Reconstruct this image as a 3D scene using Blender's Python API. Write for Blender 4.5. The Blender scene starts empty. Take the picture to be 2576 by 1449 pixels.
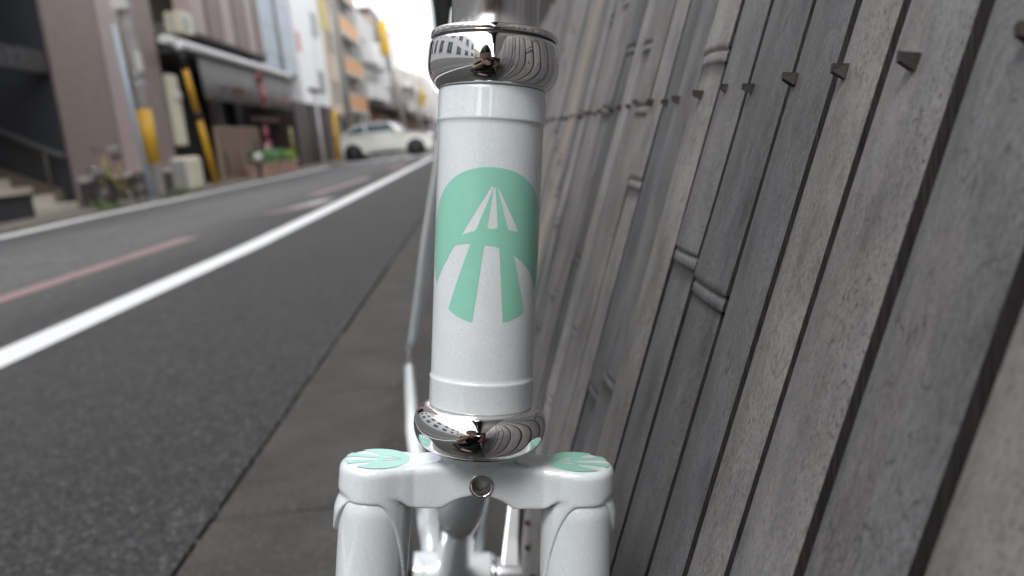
import bpy, bmesh, math, random
import numpy as np
from mathutils import Vector, Matrix
random.seed(7)
SC = bpy.context.scene
COL = SC.collection
R = math.radians

# ------------------------------------------------------------------ camera
cd = bpy.data.cameras.new('camera')
cam = bpy.data.objects.new('camera', cd)
COL.objects.link(cam)
SC.camera = cam
cd.sensor_width = 17.3
cd.lens = 13.566
cd.clip_start = 0.01
cd.clip_end = 2000
cd.dof.use_dof = True
cd.dof.focus_distance = 0.279
cd.dof.aperture_fstop = 5.0
CAM_M = Matrix(((0.994, 0.105, -0.018), (-0.038, 0.189, -0.981), (-0.099, 0.976, 0.192)))
# exact orthonormal frame: the street runs along +Y, world up is +Z
d_ = Vector((1210 - 1288, -(335 - 724.5), -2020)).normalized()
u_ = Vector((-math.sin(R(6.0)), math.cos(R(6.0)), 0))
u_ = (u_ - d_ * u_.dot(d_)).normalized()
r_ = d_.cross(u_)
CAM_M = Matrix((r_, d_, u_))
EYE = Vector((0, 0, 0.56))
cam.matrix_world = Matrix.Translation(EYE) @ CAM_M.to_4x4()

# ------------------------------------------------------------------ sky and sun: bright overcast
SUN_EL, SUN_AZ = 58, 205          # azimuth clockwise from +Y
w = bpy.data.worlds.new('World')
SC.world = w
w.use_nodes = True
nt = w.node_tree
nt.nodes.clear()
wo = nt.nodes.new('ShaderNodeOutputWorld')
bg = nt.nodes.new('ShaderNodeBackground')
sky = nt.nodes.new('ShaderNodeTexSky')
sky.sky_type = 'NISHITA'
sky.sun_disc = False
sky.sun_elevation = R(SUN_EL)
sky.sun_rotation = R(SUN_AZ)
sky.air_density = 1.0
sky.dust_density = 3.0
hs = nt.nodes.new('ShaderNodeHueSaturation')
hs.inputs['Saturation'].default_value = 0.42
tc = nt.nodes.new('ShaderNodeTexCoord')
cl = nt.nodes.new('ShaderNodeTexNoise')
cl.inputs['Scale'].default_value = 3.2
cl.inputs['Detail'].default_value = 6
cl.inputs['Roughness'].default_value = 0.55
cr = nt.nodes.new('ShaderNodeValToRGB')
cr.color_ramp.elements[0].position = 0.38
cr.color_ramp.elements[1].position = 0.62
mx = nt.nodes.new('ShaderNodeMix')
mx.data_type = 'RGBA'
mx.inputs['B'].default_value = (9.5, 9.7, 10.0, 1)
nt.links.new(sky.outputs[0], hs.inputs['Color'])
nt.links.new(tc.outputs['Generated'], cl.inputs['Vector'])
nt.links.new(cl.outputs['Fac'], cr.inputs['Fac'])
nt.links.new(cr.outputs['Color'], mx.inputs['Factor'])
nt.links.new(hs.outputs['Color'], mx.inputs['A'])
nt.links.new(mx.outputs['Result'], bg.inputs['Color'])
bg.inputs['Strength'].default_value = 0.12
nt.links.new(bg.outputs[0], wo.inputs[0])

sl = bpy.data.lights.new('sun', 'SUN')
sl.energy = 0.9
sl.angle = R(18)
sl.color = (1.0, 0.97, 0.93)
so = bpy.data.objects.new('sun', sl)
COL.objects.link(so)
sd = Vector((math.sin(R(SUN_AZ)) * math.cos(R(SUN_EL)), math.cos(R(SUN_AZ)) * math.cos(R(SUN_EL)), math.sin(R(SUN_EL))))
so.rotation_euler = sd.to_track_quat('Z', 'Y').to_euler()
so.location = (0, 0, 30)

SC.view_settings.view_transform = 'Standard'
SC.view_settings.look = 'None'
SC.view_settings.gamma = 1
SC.view_settings.use_curve_mapping = False
SC.view_settings.exposure = 1.35
SC.render.engine = 'CYCLES'
SC.cycles.use_denoising = True
SC.cycles.max_bounces = 8
SC.cycles.sample_clamp_indirect = 6

# ------------------------------------------------------------------ materials
def S(r, g, b):
    f = lambda c: (c / 255 / 12.92) if c / 255 <= 0.04045 else ((c / 255 + 0.055) / 1.055) ** 2.4
    return (f(r), f(g), f(b))

def newmat(name):
    m = bpy.data.materials.new(name)
    m.use_nodes = True
    return m, m.node_tree, m.node_tree.nodes['Principled BSDF']

def mat(name, col, rough=0.6, metal=0.0, var=0.15, scale=6.0, bump=0.0, bscale=60.0, coat=0.0, stretch=(1, 1, 1), spec=0.5):
    """procedural paint / plaster / metal: colour varies with two noises, optional fine relief"""
    m, t, p = newmat(name)
    N, L = t.nodes, t.links
    tcn = N.new('ShaderNodeTexCoord')
    mp = N.new('ShaderNodeMapping')
    mp.inputs['Scale'].default_value = stretch
    L.new(tcn.outputs['Object'], mp.inputs['Vector'])
    n1 = N.new('ShaderNodeTexNoise')
    n1.inputs['Scale'].default_value = scale
    n1.inputs['Detail'].default_value = 5
    n1.inputs['Roughness'].default_value = 0.6
    L.new(mp.outputs[0], n1.inputs['Vector'])
    rp = N.new('ShaderNodeValToRGB')
    e = rp.color_ramp.elements
    e[0].position, e[1].position = 0.3, 0.7
    e[0].color = tuple(c * (1 - var) for c in col) + (1,)
    e[1].color = tuple(min(1, c * (1 + var)) for c in col) + (1,)
    L.new(n1.outputs['Fac'], rp.inputs['Fac'])
    L.new(rp.outputs['Color'], p.inputs['Base Color'])
    p.inputs['Roughness'].default_value = rough
    p.inputs['Metallic'].default_value = metal
    p.inputs['Specular IOR Level'].default_value = spec
    if coat:
        p.inputs['Coat Weight'].default_value = coat
        p.inputs['Coat Roughness'].default_value = 0.04
    if bump:
        n2 = N.new('ShaderNodeTexNoise')
        n2.inputs['Scale'].default_value = bscale
        n2.inputs['Detail'].default_value = 4
        L.new(mp.outputs[0], n2.inputs['Vector'])
        b = N.new('ShaderNodeBump')
        b.inputs['Strength'].default_value = bump
        b.inputs['Distance'].default_value = 0.3 / bscale
        L.new(n2.outputs['Fac'], b.inputs['Height'])
        L.new(b.outputs[0], p.inputs['Normal'])
    return m

def ramp(N, pts):
    rp = N.new('ShaderNodeValToRGB')
    e = rp.color_ramp.elements
    while len(e) < len(pts):
        e.new(0.5)
    for k, (pos, c) in enumerate(pts):
        e[k].position = pos
        e[k].color = (c, c, c, 1) if isinstance(c, (int, float)) else tuple(c) + (1,)
    return rp

def noise(N, L, vec, scale, detail=4, rough=0.6):
    n = N.new('ShaderNodeTexNoise')
    n.inputs['Scale'].default_value = scale
    n.inputs['Detail'].default_value = detail
    n.inputs['Roughness'].default_value = rough
    L.new(vec, n.inputs['Vector'])
    return n.outputs['Fac']

def mixc(N, L, fac, a, b, mode='MIX'):
    x = N.new('ShaderNodeMix')
    x.data_type = 'RGBA'
    x.blend_type = mode
    for sock, v in (('Factor', fac), ('A', a), ('B', b)):
        if isinstance(v, (int, float)):
            x.inputs[sock].default_value = v if sock == 'Factor' else (v, v, v, 1)
        elif isinstance(v, tuple):
            x.inputs[sock].default_value = v + (1,)
        else:
            L.new(v, x.inputs[sock])
    return x.outputs['Result']

def mathn(N, L, op, a, b):
    x = N.new('ShaderNodeMath')
    x.operation = op
    for k, v in enumerate((a, b)):
        if isinstance(v, (int, float)):
            x.inputs[k].default_value = v
        else:
            L.new(v, x.inputs[k])
    return x.outputs[0]

def bumpn(N, L, height, strength, dist, p):
    b = N.new('ShaderNodeBump')
    b.inputs['Strength'].default_value = strength
    b.inputs['Distance'].default_value = dist
    L.new(height, b.inputs['Height'])
    L.new(b.outputs[0], p.inputs['Normal'])

def asphalt_mat():
    m, t, p = newmat('asphalt')
    N, L = t.nodes, t.links
    v = N.new('ShaderNodeTexCoord').outputs['Object']
    vo = N.new('ShaderNodeTexVoronoi')
    vo.inputs['Scale'].default_value = 120
    L.new(v, vo.inputs['Vector'])
    stone = ramp(N, [(0.0, 0.018), (0.40, 0.032), (0.72, 0.062), (0.92, 0.11), (1.0, 0.18)])
    sep = N.new('ShaderNodeSeparateColor')
    L.new(vo.outputs['Color'], sep.inputs[0])
    L.new(sep.outputs[0], stone.inputs['Fac'])
    pit = ramp(N, [(0.0, 1.0), (0.55, 0.85), (0.8, 0.35)])
    L.new(vo.outputs['Distance'], pit.inputs['Fac'])
    c = mixc(N, L, 1.0, stone.outputs['Color'], pit.outputs['Color'], 'MULTIPLY')
    tint = ramp(N, [(0.0, (1.06, 1.0, 0.93)), (0.5, (0.98, 1.0, 1.02)), (1.0, (0.95, 1.0, 1.1))])
    L.new(sep.outputs[1], tint.inputs['Fac'])
    c = mixc(N, L, 1.0, c, tint.outputs['Color'], 'MULTIPLY')
    big = ramp(N, [(0.3, 0.85), (0.7, 1.2)])
    L.new(noise(N, L, v, 1.1, 6, 0.65), big.inputs['Fac'])
    c = mixc(N, L, 1.0, c, big.outputs['Color'], 'MULTIPLY')
    sx = N.new('ShaderNodeSeparateXYZ')
    L.new(v, sx.inputs[0])
    wob = mathn(N, L, 'ADD', sx.outputs[0], mathn(N, L, 'MULTIPLY', noise(N, L, v, 0.9, 4), 0.5))
    mr = N.new('ShaderNodeMapRange')
    mr.inputs['From Min'].default_value = -4.6
    mr.inputs['From Max'].default_value = 0.0
    L.new(wob, mr.inputs['Value'])
    wear = ramp(N, [(0.0, 1.6), (0.25, 2.05), (0.48, 1.9), (0.66, 0.66), (0.86, 0.50), (1.0, 0.46)])
    L.new(mr.outputs[0], wear.inputs['Fac'])
    c = mixc(N, L, 1.0, c, wear.outputs['Color'], 'MULTIPLY')
    L.new(c, p.inputs['Base Color'])
    p.inputs['Roughness'].default_value = 0.72
    bumpn(N, L, mathn(N, L, 'ADD', mathn(N, L, 'MULTIPLY', vo.outputs['Distance'], -1.0), mathn(N, L, 'MULTIPLY', noise(N, L, v, 60, 3), 0.6)), 0.9, 0.006, p)
    return m

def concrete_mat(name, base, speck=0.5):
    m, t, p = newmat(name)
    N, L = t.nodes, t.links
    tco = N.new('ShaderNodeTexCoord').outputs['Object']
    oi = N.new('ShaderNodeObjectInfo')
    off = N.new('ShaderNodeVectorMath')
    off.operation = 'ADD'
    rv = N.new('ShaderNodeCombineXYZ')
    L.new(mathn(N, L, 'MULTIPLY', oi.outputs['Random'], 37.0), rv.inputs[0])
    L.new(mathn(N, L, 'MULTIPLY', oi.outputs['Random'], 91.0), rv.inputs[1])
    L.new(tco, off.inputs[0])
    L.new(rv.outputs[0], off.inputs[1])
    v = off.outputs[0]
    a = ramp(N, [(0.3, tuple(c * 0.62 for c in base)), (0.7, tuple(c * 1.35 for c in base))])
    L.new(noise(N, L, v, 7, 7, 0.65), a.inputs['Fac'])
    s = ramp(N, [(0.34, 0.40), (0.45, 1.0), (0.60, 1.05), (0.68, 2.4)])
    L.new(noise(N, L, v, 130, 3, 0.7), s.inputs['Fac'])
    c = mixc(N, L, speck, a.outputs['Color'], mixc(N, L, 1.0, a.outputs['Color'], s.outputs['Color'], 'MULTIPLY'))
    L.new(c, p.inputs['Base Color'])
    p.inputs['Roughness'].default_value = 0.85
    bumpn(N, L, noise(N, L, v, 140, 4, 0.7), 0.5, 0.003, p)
    return m

def worn_paint_mat(name, col, wear=0.35):
    m, t, p = newmat(name)
    N, L = t.nodes, t.links
    v = N.new('ShaderNodeTexCoord').outputs['Object']
    k = ramp(N, [(wear, (0.07, 0.07, 0.07)), (wear + 0.09, col)])
    mixv = mathn(N, L, 'ADD', mathn(N, L, 'MULTIPLY', noise(N, L, v, 3.0, 6, 0.7), 0.75), mathn(N, L, 'MULTIPLY', noise(N, L, v, 90, 3, 0.7), 0.25))
    L.new(mixv, k.inputs['Fac'])
    L.new(k.outputs['Color'], p.inputs['Base Color'])
    p.inputs['Roughness'].default_value = 0.6
    bumpn(N, L, noise(N, L, v, 110, 3), 0.35, 0.003, p)
    return m

def bamboo_mat():
    """weathered split bamboo: long grey streaks, fine fibre lines, dark mould specks; differs per slat"""
    m, t, p = newmat('weathered_bamboo')
    N, L = t.nodes, t.links
    tco = N.new('ShaderNodeTexCoord').outputs['Object']
    oi = N.new('ShaderNodeObjectInfo')
    rnd = oi.outputs['Random']
    rv = N.new('ShaderNodeCombineXYZ')
    L.new(mathn(N, L, 'MULTIPLY', rnd, 53.0), rv.inputs[0])
    L.new(mathn(N, L, 'MULTIPLY', rnd, 17.0), rv.inputs[1])
    L.new(mathn(N, L, 'MULTIPLY', rnd, 29.0), rv.inputs[2])
    add = N.new('ShaderNodeVectorMath')
    add.operation = 'ADD'
    L.new(tco, add.inputs[0])
    L.new(rv.outputs[0], add.inputs[1])
    def vec(sx, sy, sz):
        q = N.new('ShaderNodeMapping')
        q.inputs['Scale'].default_value = (sx, sy, sz)
        L.new(add.outputs[0], q.inputs['Vector'])
        return q.outputs[0]
    base = ramp(N, [(0.0, (0.066, 0.066, 0.070)), (0.28, (0.104, 0.102, 0.105)), (0.45, (0.124, 0.117, 0.110)), (0.62, (0.138, 0.134, 0.134)), (0.82, (0.158, 0.150, 0.143)), (1.0, (0.178, 0.172, 0.170))])
    L.new(rnd, base.inputs['Fac'])
    st = ramp(N, [(0.28, 0.56), (0.44, 0.88), (0.58, 1.05), (0.76, 1.25)])
    L.new(noise(N, L, vec(70, 70, 3.2), 1.0, 6, 0.62), st.inputs['Fac'])
    c = mixc(N, L, 1.0, base.outputs['Color'], st.outputs['Color'], 'MULTIPLY')
    tint = ramp(N, [(0.35, (0.97, 0.995, 1.03)), (0.6, (1.03, 0.995, 0.97))])
    L.new(noise(N, L, vec(25, 25, 5), 1.0, 4, 0.6), tint.inputs['Fac'])
    c = mixc(N, L, 0.9, c, mixc(N, L, 1.0, c, tint.outputs['Color'], 'MULTIPLY'))
    blot = ramp(N, [(0.34, 0.74), (0.5, 1.0), (0.7, 1.08)])
    L.new(noise(N, L, vec(32, 32, 11), 1.0, 5, 0.6), blot.inputs['Fac'])
    c = mixc(N, L, 0.85, c, mixc(N, L, 1.0, c, blot.outputs['Color'], 'MULTIPLY'))
    # fibre lines
    fib = noise(N, L, vec(900, 900, 14), 1.0, 3, 0.7)
    fr = ramp(N, [(0.33, 0.60), (0.47, 1.0), (0.64, 1.13)])
    L.new(fib, fr.inputs['Fac'])
    c = mixc(N, L, 0.75, c, mixc(N, L, 1.0, c, fr.outputs['Color'], 'MULTIPLY'))
    # grain of pale and dark dust
    gr = ramp(N, [(0.3, 0.66), (0.5, 1.0), (0.7, 1.32)])
    L.new(noise(N, L, vec(1500, 1500, 600), 1.0, 2, 0.7), gr.inputs['Fac'])
    c = mixc(N, L, 0.7, c, mixc(N, L, 1.0, c, gr.outputs['Color'], 'MULTIPLY'))
    # mould specks, elongated, in patches, strong on some slats only
    sp = ramp(N, [(0.60, 0.0), (0.66, 1.0)])
    L.new(noise(N, L, vec(1050, 1050, 380), 1.0, 2, 0.55), sp.inputs['Fac'])
    patch = ramp(N, [(0.46, 0.0), (0.62, 1.0)])
    L.new(noise(N, L, vec(30, 30, 6), 1.0, 4, 0.6), patch.inputs['Fac'])
    f = mathn(N, L, 'MULTIPLY', sp.outputs['Color'], mathn(N, L, 'ADD', 0.08, patch.outputs['Color']))
    c = mixc(N, L, mathn(N, L, 'MINIMUM', f, 0.85), c, (0.045, 0.042, 0.042))
    ck = ramp(N, [(0.482, 0.0), (0.497, 1.0), (0.503, 1.0), (0.518, 0.0)])
    L.new(noise(N, L, vec(150, 150, 0.9), 1.0, 1, 0.4), ck.inputs['Fac'])
    ckm = ramp(N, [(0.50, 0.0), (0.60, 1.0)])
    L.new(noise(N, L, vec(18, 18, 4), 1.0, 3, 0.5), ckm.inputs['Fac'])
    crack = mathn(N, L, 'MULTIPLY', ck.outputs['Color'], ckm.outputs['Color'])
    c = mixc(N, L, mathn(N, L, 'MULTIPLY', crack, 0.62), c, (0.03, 0.027, 0.026))
    L.new(c, p.inputs['Base Color'])
    p.inputs['Roughness'].default_value = 0.62
    p.inputs['Specular IOR Level'].default_value = 0.35
    h = mathn(N, L, 'SUBTRACT', mathn(N, L, 'MULTIPLY', fib, 0.8), mathn(N, L, 'MULTIPLY', f, 0.8))
    bumpn(N, L, h, 0.35, 0.0006, p)
    return m

def pearl_mat():
    """white bicycle paint with fine metallic flake under a clear coat, a few dust specks"""
    m, t, p = newmat('pearl_white_paint')
    N, L = t.nodes, t.links
    v = N.new('ShaderNodeTexCoord').outputs['Object']
    fl = N.new('ShaderNodeTexVoronoi')
    fl.inputs['Scale'].default_value = 4200
    L.new(v, fl.inputs['Vector'])
    sep = N.new('ShaderNodeSeparateColor')
    L.new(fl.outputs['Color'], sep.inputs[0])
    fr = ramp(N, [(0.0, (0.545, 0.592, 0.615)), (0.5, (0.592, 0.640, 0.662)), (0.97, (0.62, 0.668, 0.688)), (1.0, (0.80, 0.84, 0.86))])
    L.new(sep.outputs[0], fr.inputs['Fac'])
    wv = ramp(N, [(0.3, 0.955), (0.7, 1.03)])
    L.new(noise(N, L, v, 60, 4, 0.6), wv.inputs['Fac'])
    c = mixc(N, L, 1.0, fr.outputs['Color'], wv.outputs['Color'], 'MULTIPLY')
    ds = N.new('ShaderNodeTexVoronoi')
    ds.inputs['Scale'].default_value = 620
    L.new(v, ds.inputs['Vector'])
    sep2 = N.new('ShaderNodeSeparateColor')
    L.new(ds.outputs['Color'], sep2.inputs[0])
    dust = mathn(N, L, 'MULTIPLY', mathn(N, L, 'LESS_THAN', ds.outputs['Distance'], 0.16), mathn(N, L, 'GREATER_THAN', sep2.outputs[0], 0.88))
    c = mixc(N, L, mathn(N, L, 'MULTIPLY', dust, 0.5), c, (0.33, 0.31, 0.29))
    L.new(c, p.inputs['Base Color'])
    gl = mathn(N, L, 'GREATER_THAN', sep.outputs[1], 0.965)
    L.new(mathn(N, L, 'MULTIPLY', gl, 0.4), p.inputs['Metallic'])
    p.inputs['Roughness'].default_value = 0.42
    p.inputs['Coat IOR'].default_value = 1.75
    p.inputs['Coat Weight'].default_value = 1.0
    p.inputs['Coat Roughness'].default_value = 0.025
    return m

def brushed_mat():
    m, t, p = newmat('turned_aluminium')
    N, L = t.nodes, t.links
    v = N.new('ShaderNodeTexCoord').outputs['Object']
    q = N.new('ShaderNodeMapping')
    q.inputs['Scale'].default_value = (1.0, 1.0, 5200)
    L.new(v, q.inputs['Vector'])
    k = noise(N, L, q.outputs[0], 1.0, 3, 0.7)
    rr = ramp(N, [(0.3, 0.17), (0.7, 0.23)])
    L.new(k, rr.inputs['Fac'])
    L.new(rr.outputs['Color'], p.inputs['Roughness'])
    cc = ramp(N, [(0.3, 0.78), (0.7, 0.86)])
    L.new(k, cc.inputs['Fac'])
    L.new(cc.outputs['Color'], p.inputs['Base Color'])
    p.inputs['Metallic'].default_value = 1
    bumpn(N, L, k, 0.03, 0.0002, p)
    return m

M = {}
M['asphalt'] = asphalt_mat()
M['slab'] = concrete_mat('gutter_concrete', (0.036, 0.0345, 0.032), 0.9)
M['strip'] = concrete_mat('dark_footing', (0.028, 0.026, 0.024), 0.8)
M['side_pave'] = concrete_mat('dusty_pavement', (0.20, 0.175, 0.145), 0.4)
M['line'] = worn_paint_mat('white_road_paint', (0.56, 0.57, 0.58), 0.2)
M['crossing'] = concrete_mat('pale_crossing_concrete', (0.17, 0.168, 0.162), 0.3)
M['line2'] = worn_paint_mat('bright_road_paint', (0.78, 0.78, 0.76), 0.12)
M['pink'] = worn_paint_mat('faded_red_road_paint', (0.215, 0.142, 0.15), 0.36)
M['faintwhite'] = worn_paint_mat('worn_white_road_paint', (0.42, 0.42, 0.41), 0.42)
M['grit'] = mat('pale_grit', (0.17, 0.16, 0.145), 0.9, var=0.6, scale=60)
M['bamboo'] = bamboo_mat()
M['bamboo_edge'] = mat('bamboo_cut_edge', (0.014, 0.0125, 0.012), 0.8, var=0.5, scale=1.0, stretch=(300, 300, 12), bump=0.3, bscale=3)
M['rust'] = mat('rusty_iron', (0.022, 0.017, 0.016), 0.8, var=0.4, scale=300, bump=0.6, bscale=700)
M['pearl'] = pearl_mat()
M['mint'] = mat('mint_print', (0.225, 0.515, 0.405), 0.34, coat=1.0, var=0.03, scale=200)
M['chrome'] = mat('chrome_plate', (0.82, 0.80, 0.79), 0.025, 1.0, var=0.02, scale=30)
M['alu'] = brushed_mat()
M['polished'] = mat('polished_aluminium', (0.66, 0.67, 0.69), 0.16, 1.0, var=0.05, scale=40)
M['blackrubber'] = mat('black_rubber', (0.02, 0.02, 0.021), 0.7, var=0.2)
M['grime'] = mat('dark_grease', (0.03, 0.028, 0.026), 0.6, var=0.3, scale=300)
M['timber_dark'] = mat('dark_stained_timber', (0.040, 0.030, 0.026), 0.7, var=0.35, scale=2.0, stretch=(12, 12, 1), bump=0.3, bscale=30)
M['plaster'] = mat('house_plaster', (0.40, 0.36, 0.29), 0.9, var=0.08, scale=2)
M['rooftile'] = mat('grey_roof_tile', (0.10, 0.10, 0.105), 0.55, var=0.25, scale=5)
M['pole_dark'] = mat('dark_utility_pole', (0.050, 0.050, 0.052), 0.8, var=0.2, scale=4, stretch=(4, 4, 1))
M['pole_conc'] = mat('pole_concrete', (0.47, 0.455, 0.42), 0.85, var=0.15, scale=5, bump=0.2)
M['yellow'] = mat('yellow_plastic', (0.62, 0.34, 0.025), 0.5, var=0.14, scale=3)
M['yellowpale'] = mat('pale_yellow_banner', (0.70, 0.60, 0.25), 0.6, var=0.2)
M['yellow2'] = mat('bright_yellow_banner', (0.75, 0.47, 0.03), 0.55, var=0.15, scale=2)
M['bluesteel'] = mat('blue_grey_steel', (0.36, 0.43, 0.49), 0.45, var=0.1, scale=5)
M['brown'] = mat('brown_tile', (0.265, 0.203, 0.183), 0.65, var=0.1, scale=3, stretch=(1, 1, 3))
M['brown_lt'] = mat('pinkish_brown_tile', (0.43, 0.345, 0.33), 0.6, var=0.07, scale=3)
M['brown_dk'] = mat('dark_brown_tile', (0.068, 0.048, 0.048), 0.6, var=0.2, scale=4)
M['plinth_cap'] = mat('pale_plinth_cap', (0.52, 0.46, 0.46), 0.4, var=0.1)
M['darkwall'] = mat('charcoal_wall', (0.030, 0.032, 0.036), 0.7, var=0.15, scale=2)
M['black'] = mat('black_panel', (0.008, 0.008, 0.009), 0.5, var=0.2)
M['step'] = mat('beige_step_stone', (0.60, 0.54, 0.46), 0.8, var=0.12, scale=5)
M['stringer'] = mat('brown_stringer', (0.15, 0.115, 0.09), 0.8, var=0.15)
M['rail'] = mat('grey_handrail', (0.09, 0.09, 0.095), 0.5, var=0.1)
M['letter_grey'] = mat('grey_lettering', (0.10, 0.10, 0.11), 0.5, var=0.05)
M['letter_red'] = mat('red_lettering', (0.58, 0.13, 0.16), 0.6, var=0.1, scale=8)
M['letter_faint'] = mat('faded_red_lettering', (0.42, 0.16, 0.18), 0.6, var=0.1, scale=8)
M['canvas'] = mat('grey_canvas', (0.20, 0.195, 0.19), 0.8, var=0.07, scale=3)
M['soffit_shade'] = mat('soffit_and_shade_grey', (0.075, 0.073, 0.072), 0.8, var=0.1)  # grey of the soffit, also of the painted shade below the awning casing
M['silver'] = mat('silver_casing', (0.82, 0.82, 0.82), 0.35, 0.0, var=0.04)
M['cream'] = mat('cream_enamel', (0.66, 0.62, 0.48), 0.5, var=0.06)
M['greybox'] = mat('grey_enamel', (0.36, 0.37, 0.36), 0.5, var=0.06)
M['screen'] = mat('brown_screen_wood', (0.34, 0.25, 0.19), 0.75, var=0.2, scale=8, stretch=(4, 1, 10))
M['soil'] = mat('terracotta', (0.52, 0.34, 0.26), 0.8, var=0.12)
M['leaf'] = mat('planter_leaf', (0.15, 0.28, 0.11), 0.55, var=0.5, scale=14)
M['leaf2'] = mat('young_leaf', (0.25, 0.36, 0.04), 0.55, var=0.4, scale=14)
M['weed'] = mat('weed_leaf', (0.10, 0.15, 0.05), 0.6, var=0.4, scale=30)
M['shadewall'] = mat('shaded_side_siding', (0.50, 0.55, 0.60), 0.6, var=0.04, scale=2)  # shade against the white building is put into this wall colour
M['whitewall'] = mat('white_siding', (0.82, 0.82, 0.81), 0.6, var=0.03, scale=2)
M['offwhite'] = mat('off_white_render', (0.62, 0.61, 0.58), 0.7, var=0.06)
M['lightgrey'] = mat('light_grey_render', (0.48, 0.48, 0.47), 0.75, var=0.08)
M['beige'] = mat('beige_tile', (0.62, 0.50, 0.38), 0.7, var=0.06)
M['beige2'] = mat('sand_render', (0.55, 0.49, 0.40), 0.75, var=0.06)
M['orange'] = mat('orange_balcony_panel', (0.74, 0.37, 0.16), 0.6, var=0.08)
M['brown_wood'] = mat('brown_timber_front', (0.11, 0.06, 0.045), 0.7, var=0.3, scale=2)
M['glass'] = mat('window_glass', (0.035, 0.05, 0.055), 0.06, 0.0, var=0.2, spec=0.8)
M['tealglass'] = mat('teal_window_glass', (0.10, 0.19, 0.20), 0.08, 0.0, var=0.2, spec=0.8)
M['frame'] = mat('aluminium_window_frame', (0.45, 0.45, 0.44), 0.4, 0.4, var=0.05)
M['pinksign'] = mat('pink_sign_board', (0.60, 0.30, 0.31), 0.6, var=0.1)
M['magenta'] = mat('magenta_plastic', (0.36, 0.075, 0.12), 0.5, var=0.1)
M['whitepost'] = mat('white_post_paint', (0.72, 0.72, 0.70), 0.45, var=0.05)
M['carwhite'] = mat('cream_white_car_paint', (0.82, 0.82, 0.77), 0.35, coat=1.0, var=0.02)
M['carroof'] = mat('grey_car_roof', (0.40, 0.39, 0.37), 0.3, coat=1.0, var=0.03)
M['carglass'] = mat('car_glass', (0.02, 0.05, 0.075), 0.25, var=0.1, spec=0.2)
M['lamp'] = mat('headlight_glass', (0.7, 0.72, 0.74), 0.08, var=0.05)
M['tail'] = mat('red_lens', (0.35, 0.02, 0.02), 0.15, var=0.1)
M['bikeyellow'] = mat('yellow_bicycle_paint', (0.30, 0.23, 0.03), 0.4, coat=0.6, var=0.1)
M['steel'] = mat('dull_steel', (0.45, 0.45, 0.46), 0.35, 0.9, var=0.1)
M['wire'] = mat('black_cable', (0.03, 0.03, 0.03), 0.7, var=0.1)
M['skin'] = mat('skin', (0.44, 0.29, 0.225), 0.5, var=0.08, scale=40)
M['hair'] = mat('black_hair', (0.012, 0.010, 0.009), 0.5, var=0.3, scale=200)
M['cloth_black'] = mat('black_cotton', (0.012, 0.013, 0.015), 0.9, var=0.2, scale=30)
M['cloth_navy'] = mat('dark_denim', (0.022, 0.026, 0.040), 0.9, var=0.25, scale=60)
M['cloth_blue'] = mat('pale_blue_cotton', (0.30, 0.32, 0.42), 0.9, var=0.1, scale=20)
M['tan'] = mat('fresh_bamboo', (0.20, 0.165, 0.13), 0.6, var=0.18, scale=1.0, stretch=(90, 90, 8))
M['crank'] = mat('dull_polished_crank', (0.46, 0.47, 0.49), 0.32, 1.0, var=0.06, scale=60)
M['hub'] = mat('dark_steel', (0.10, 0.10, 0.105), 0.4, 0.6, var=0.15)

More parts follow.
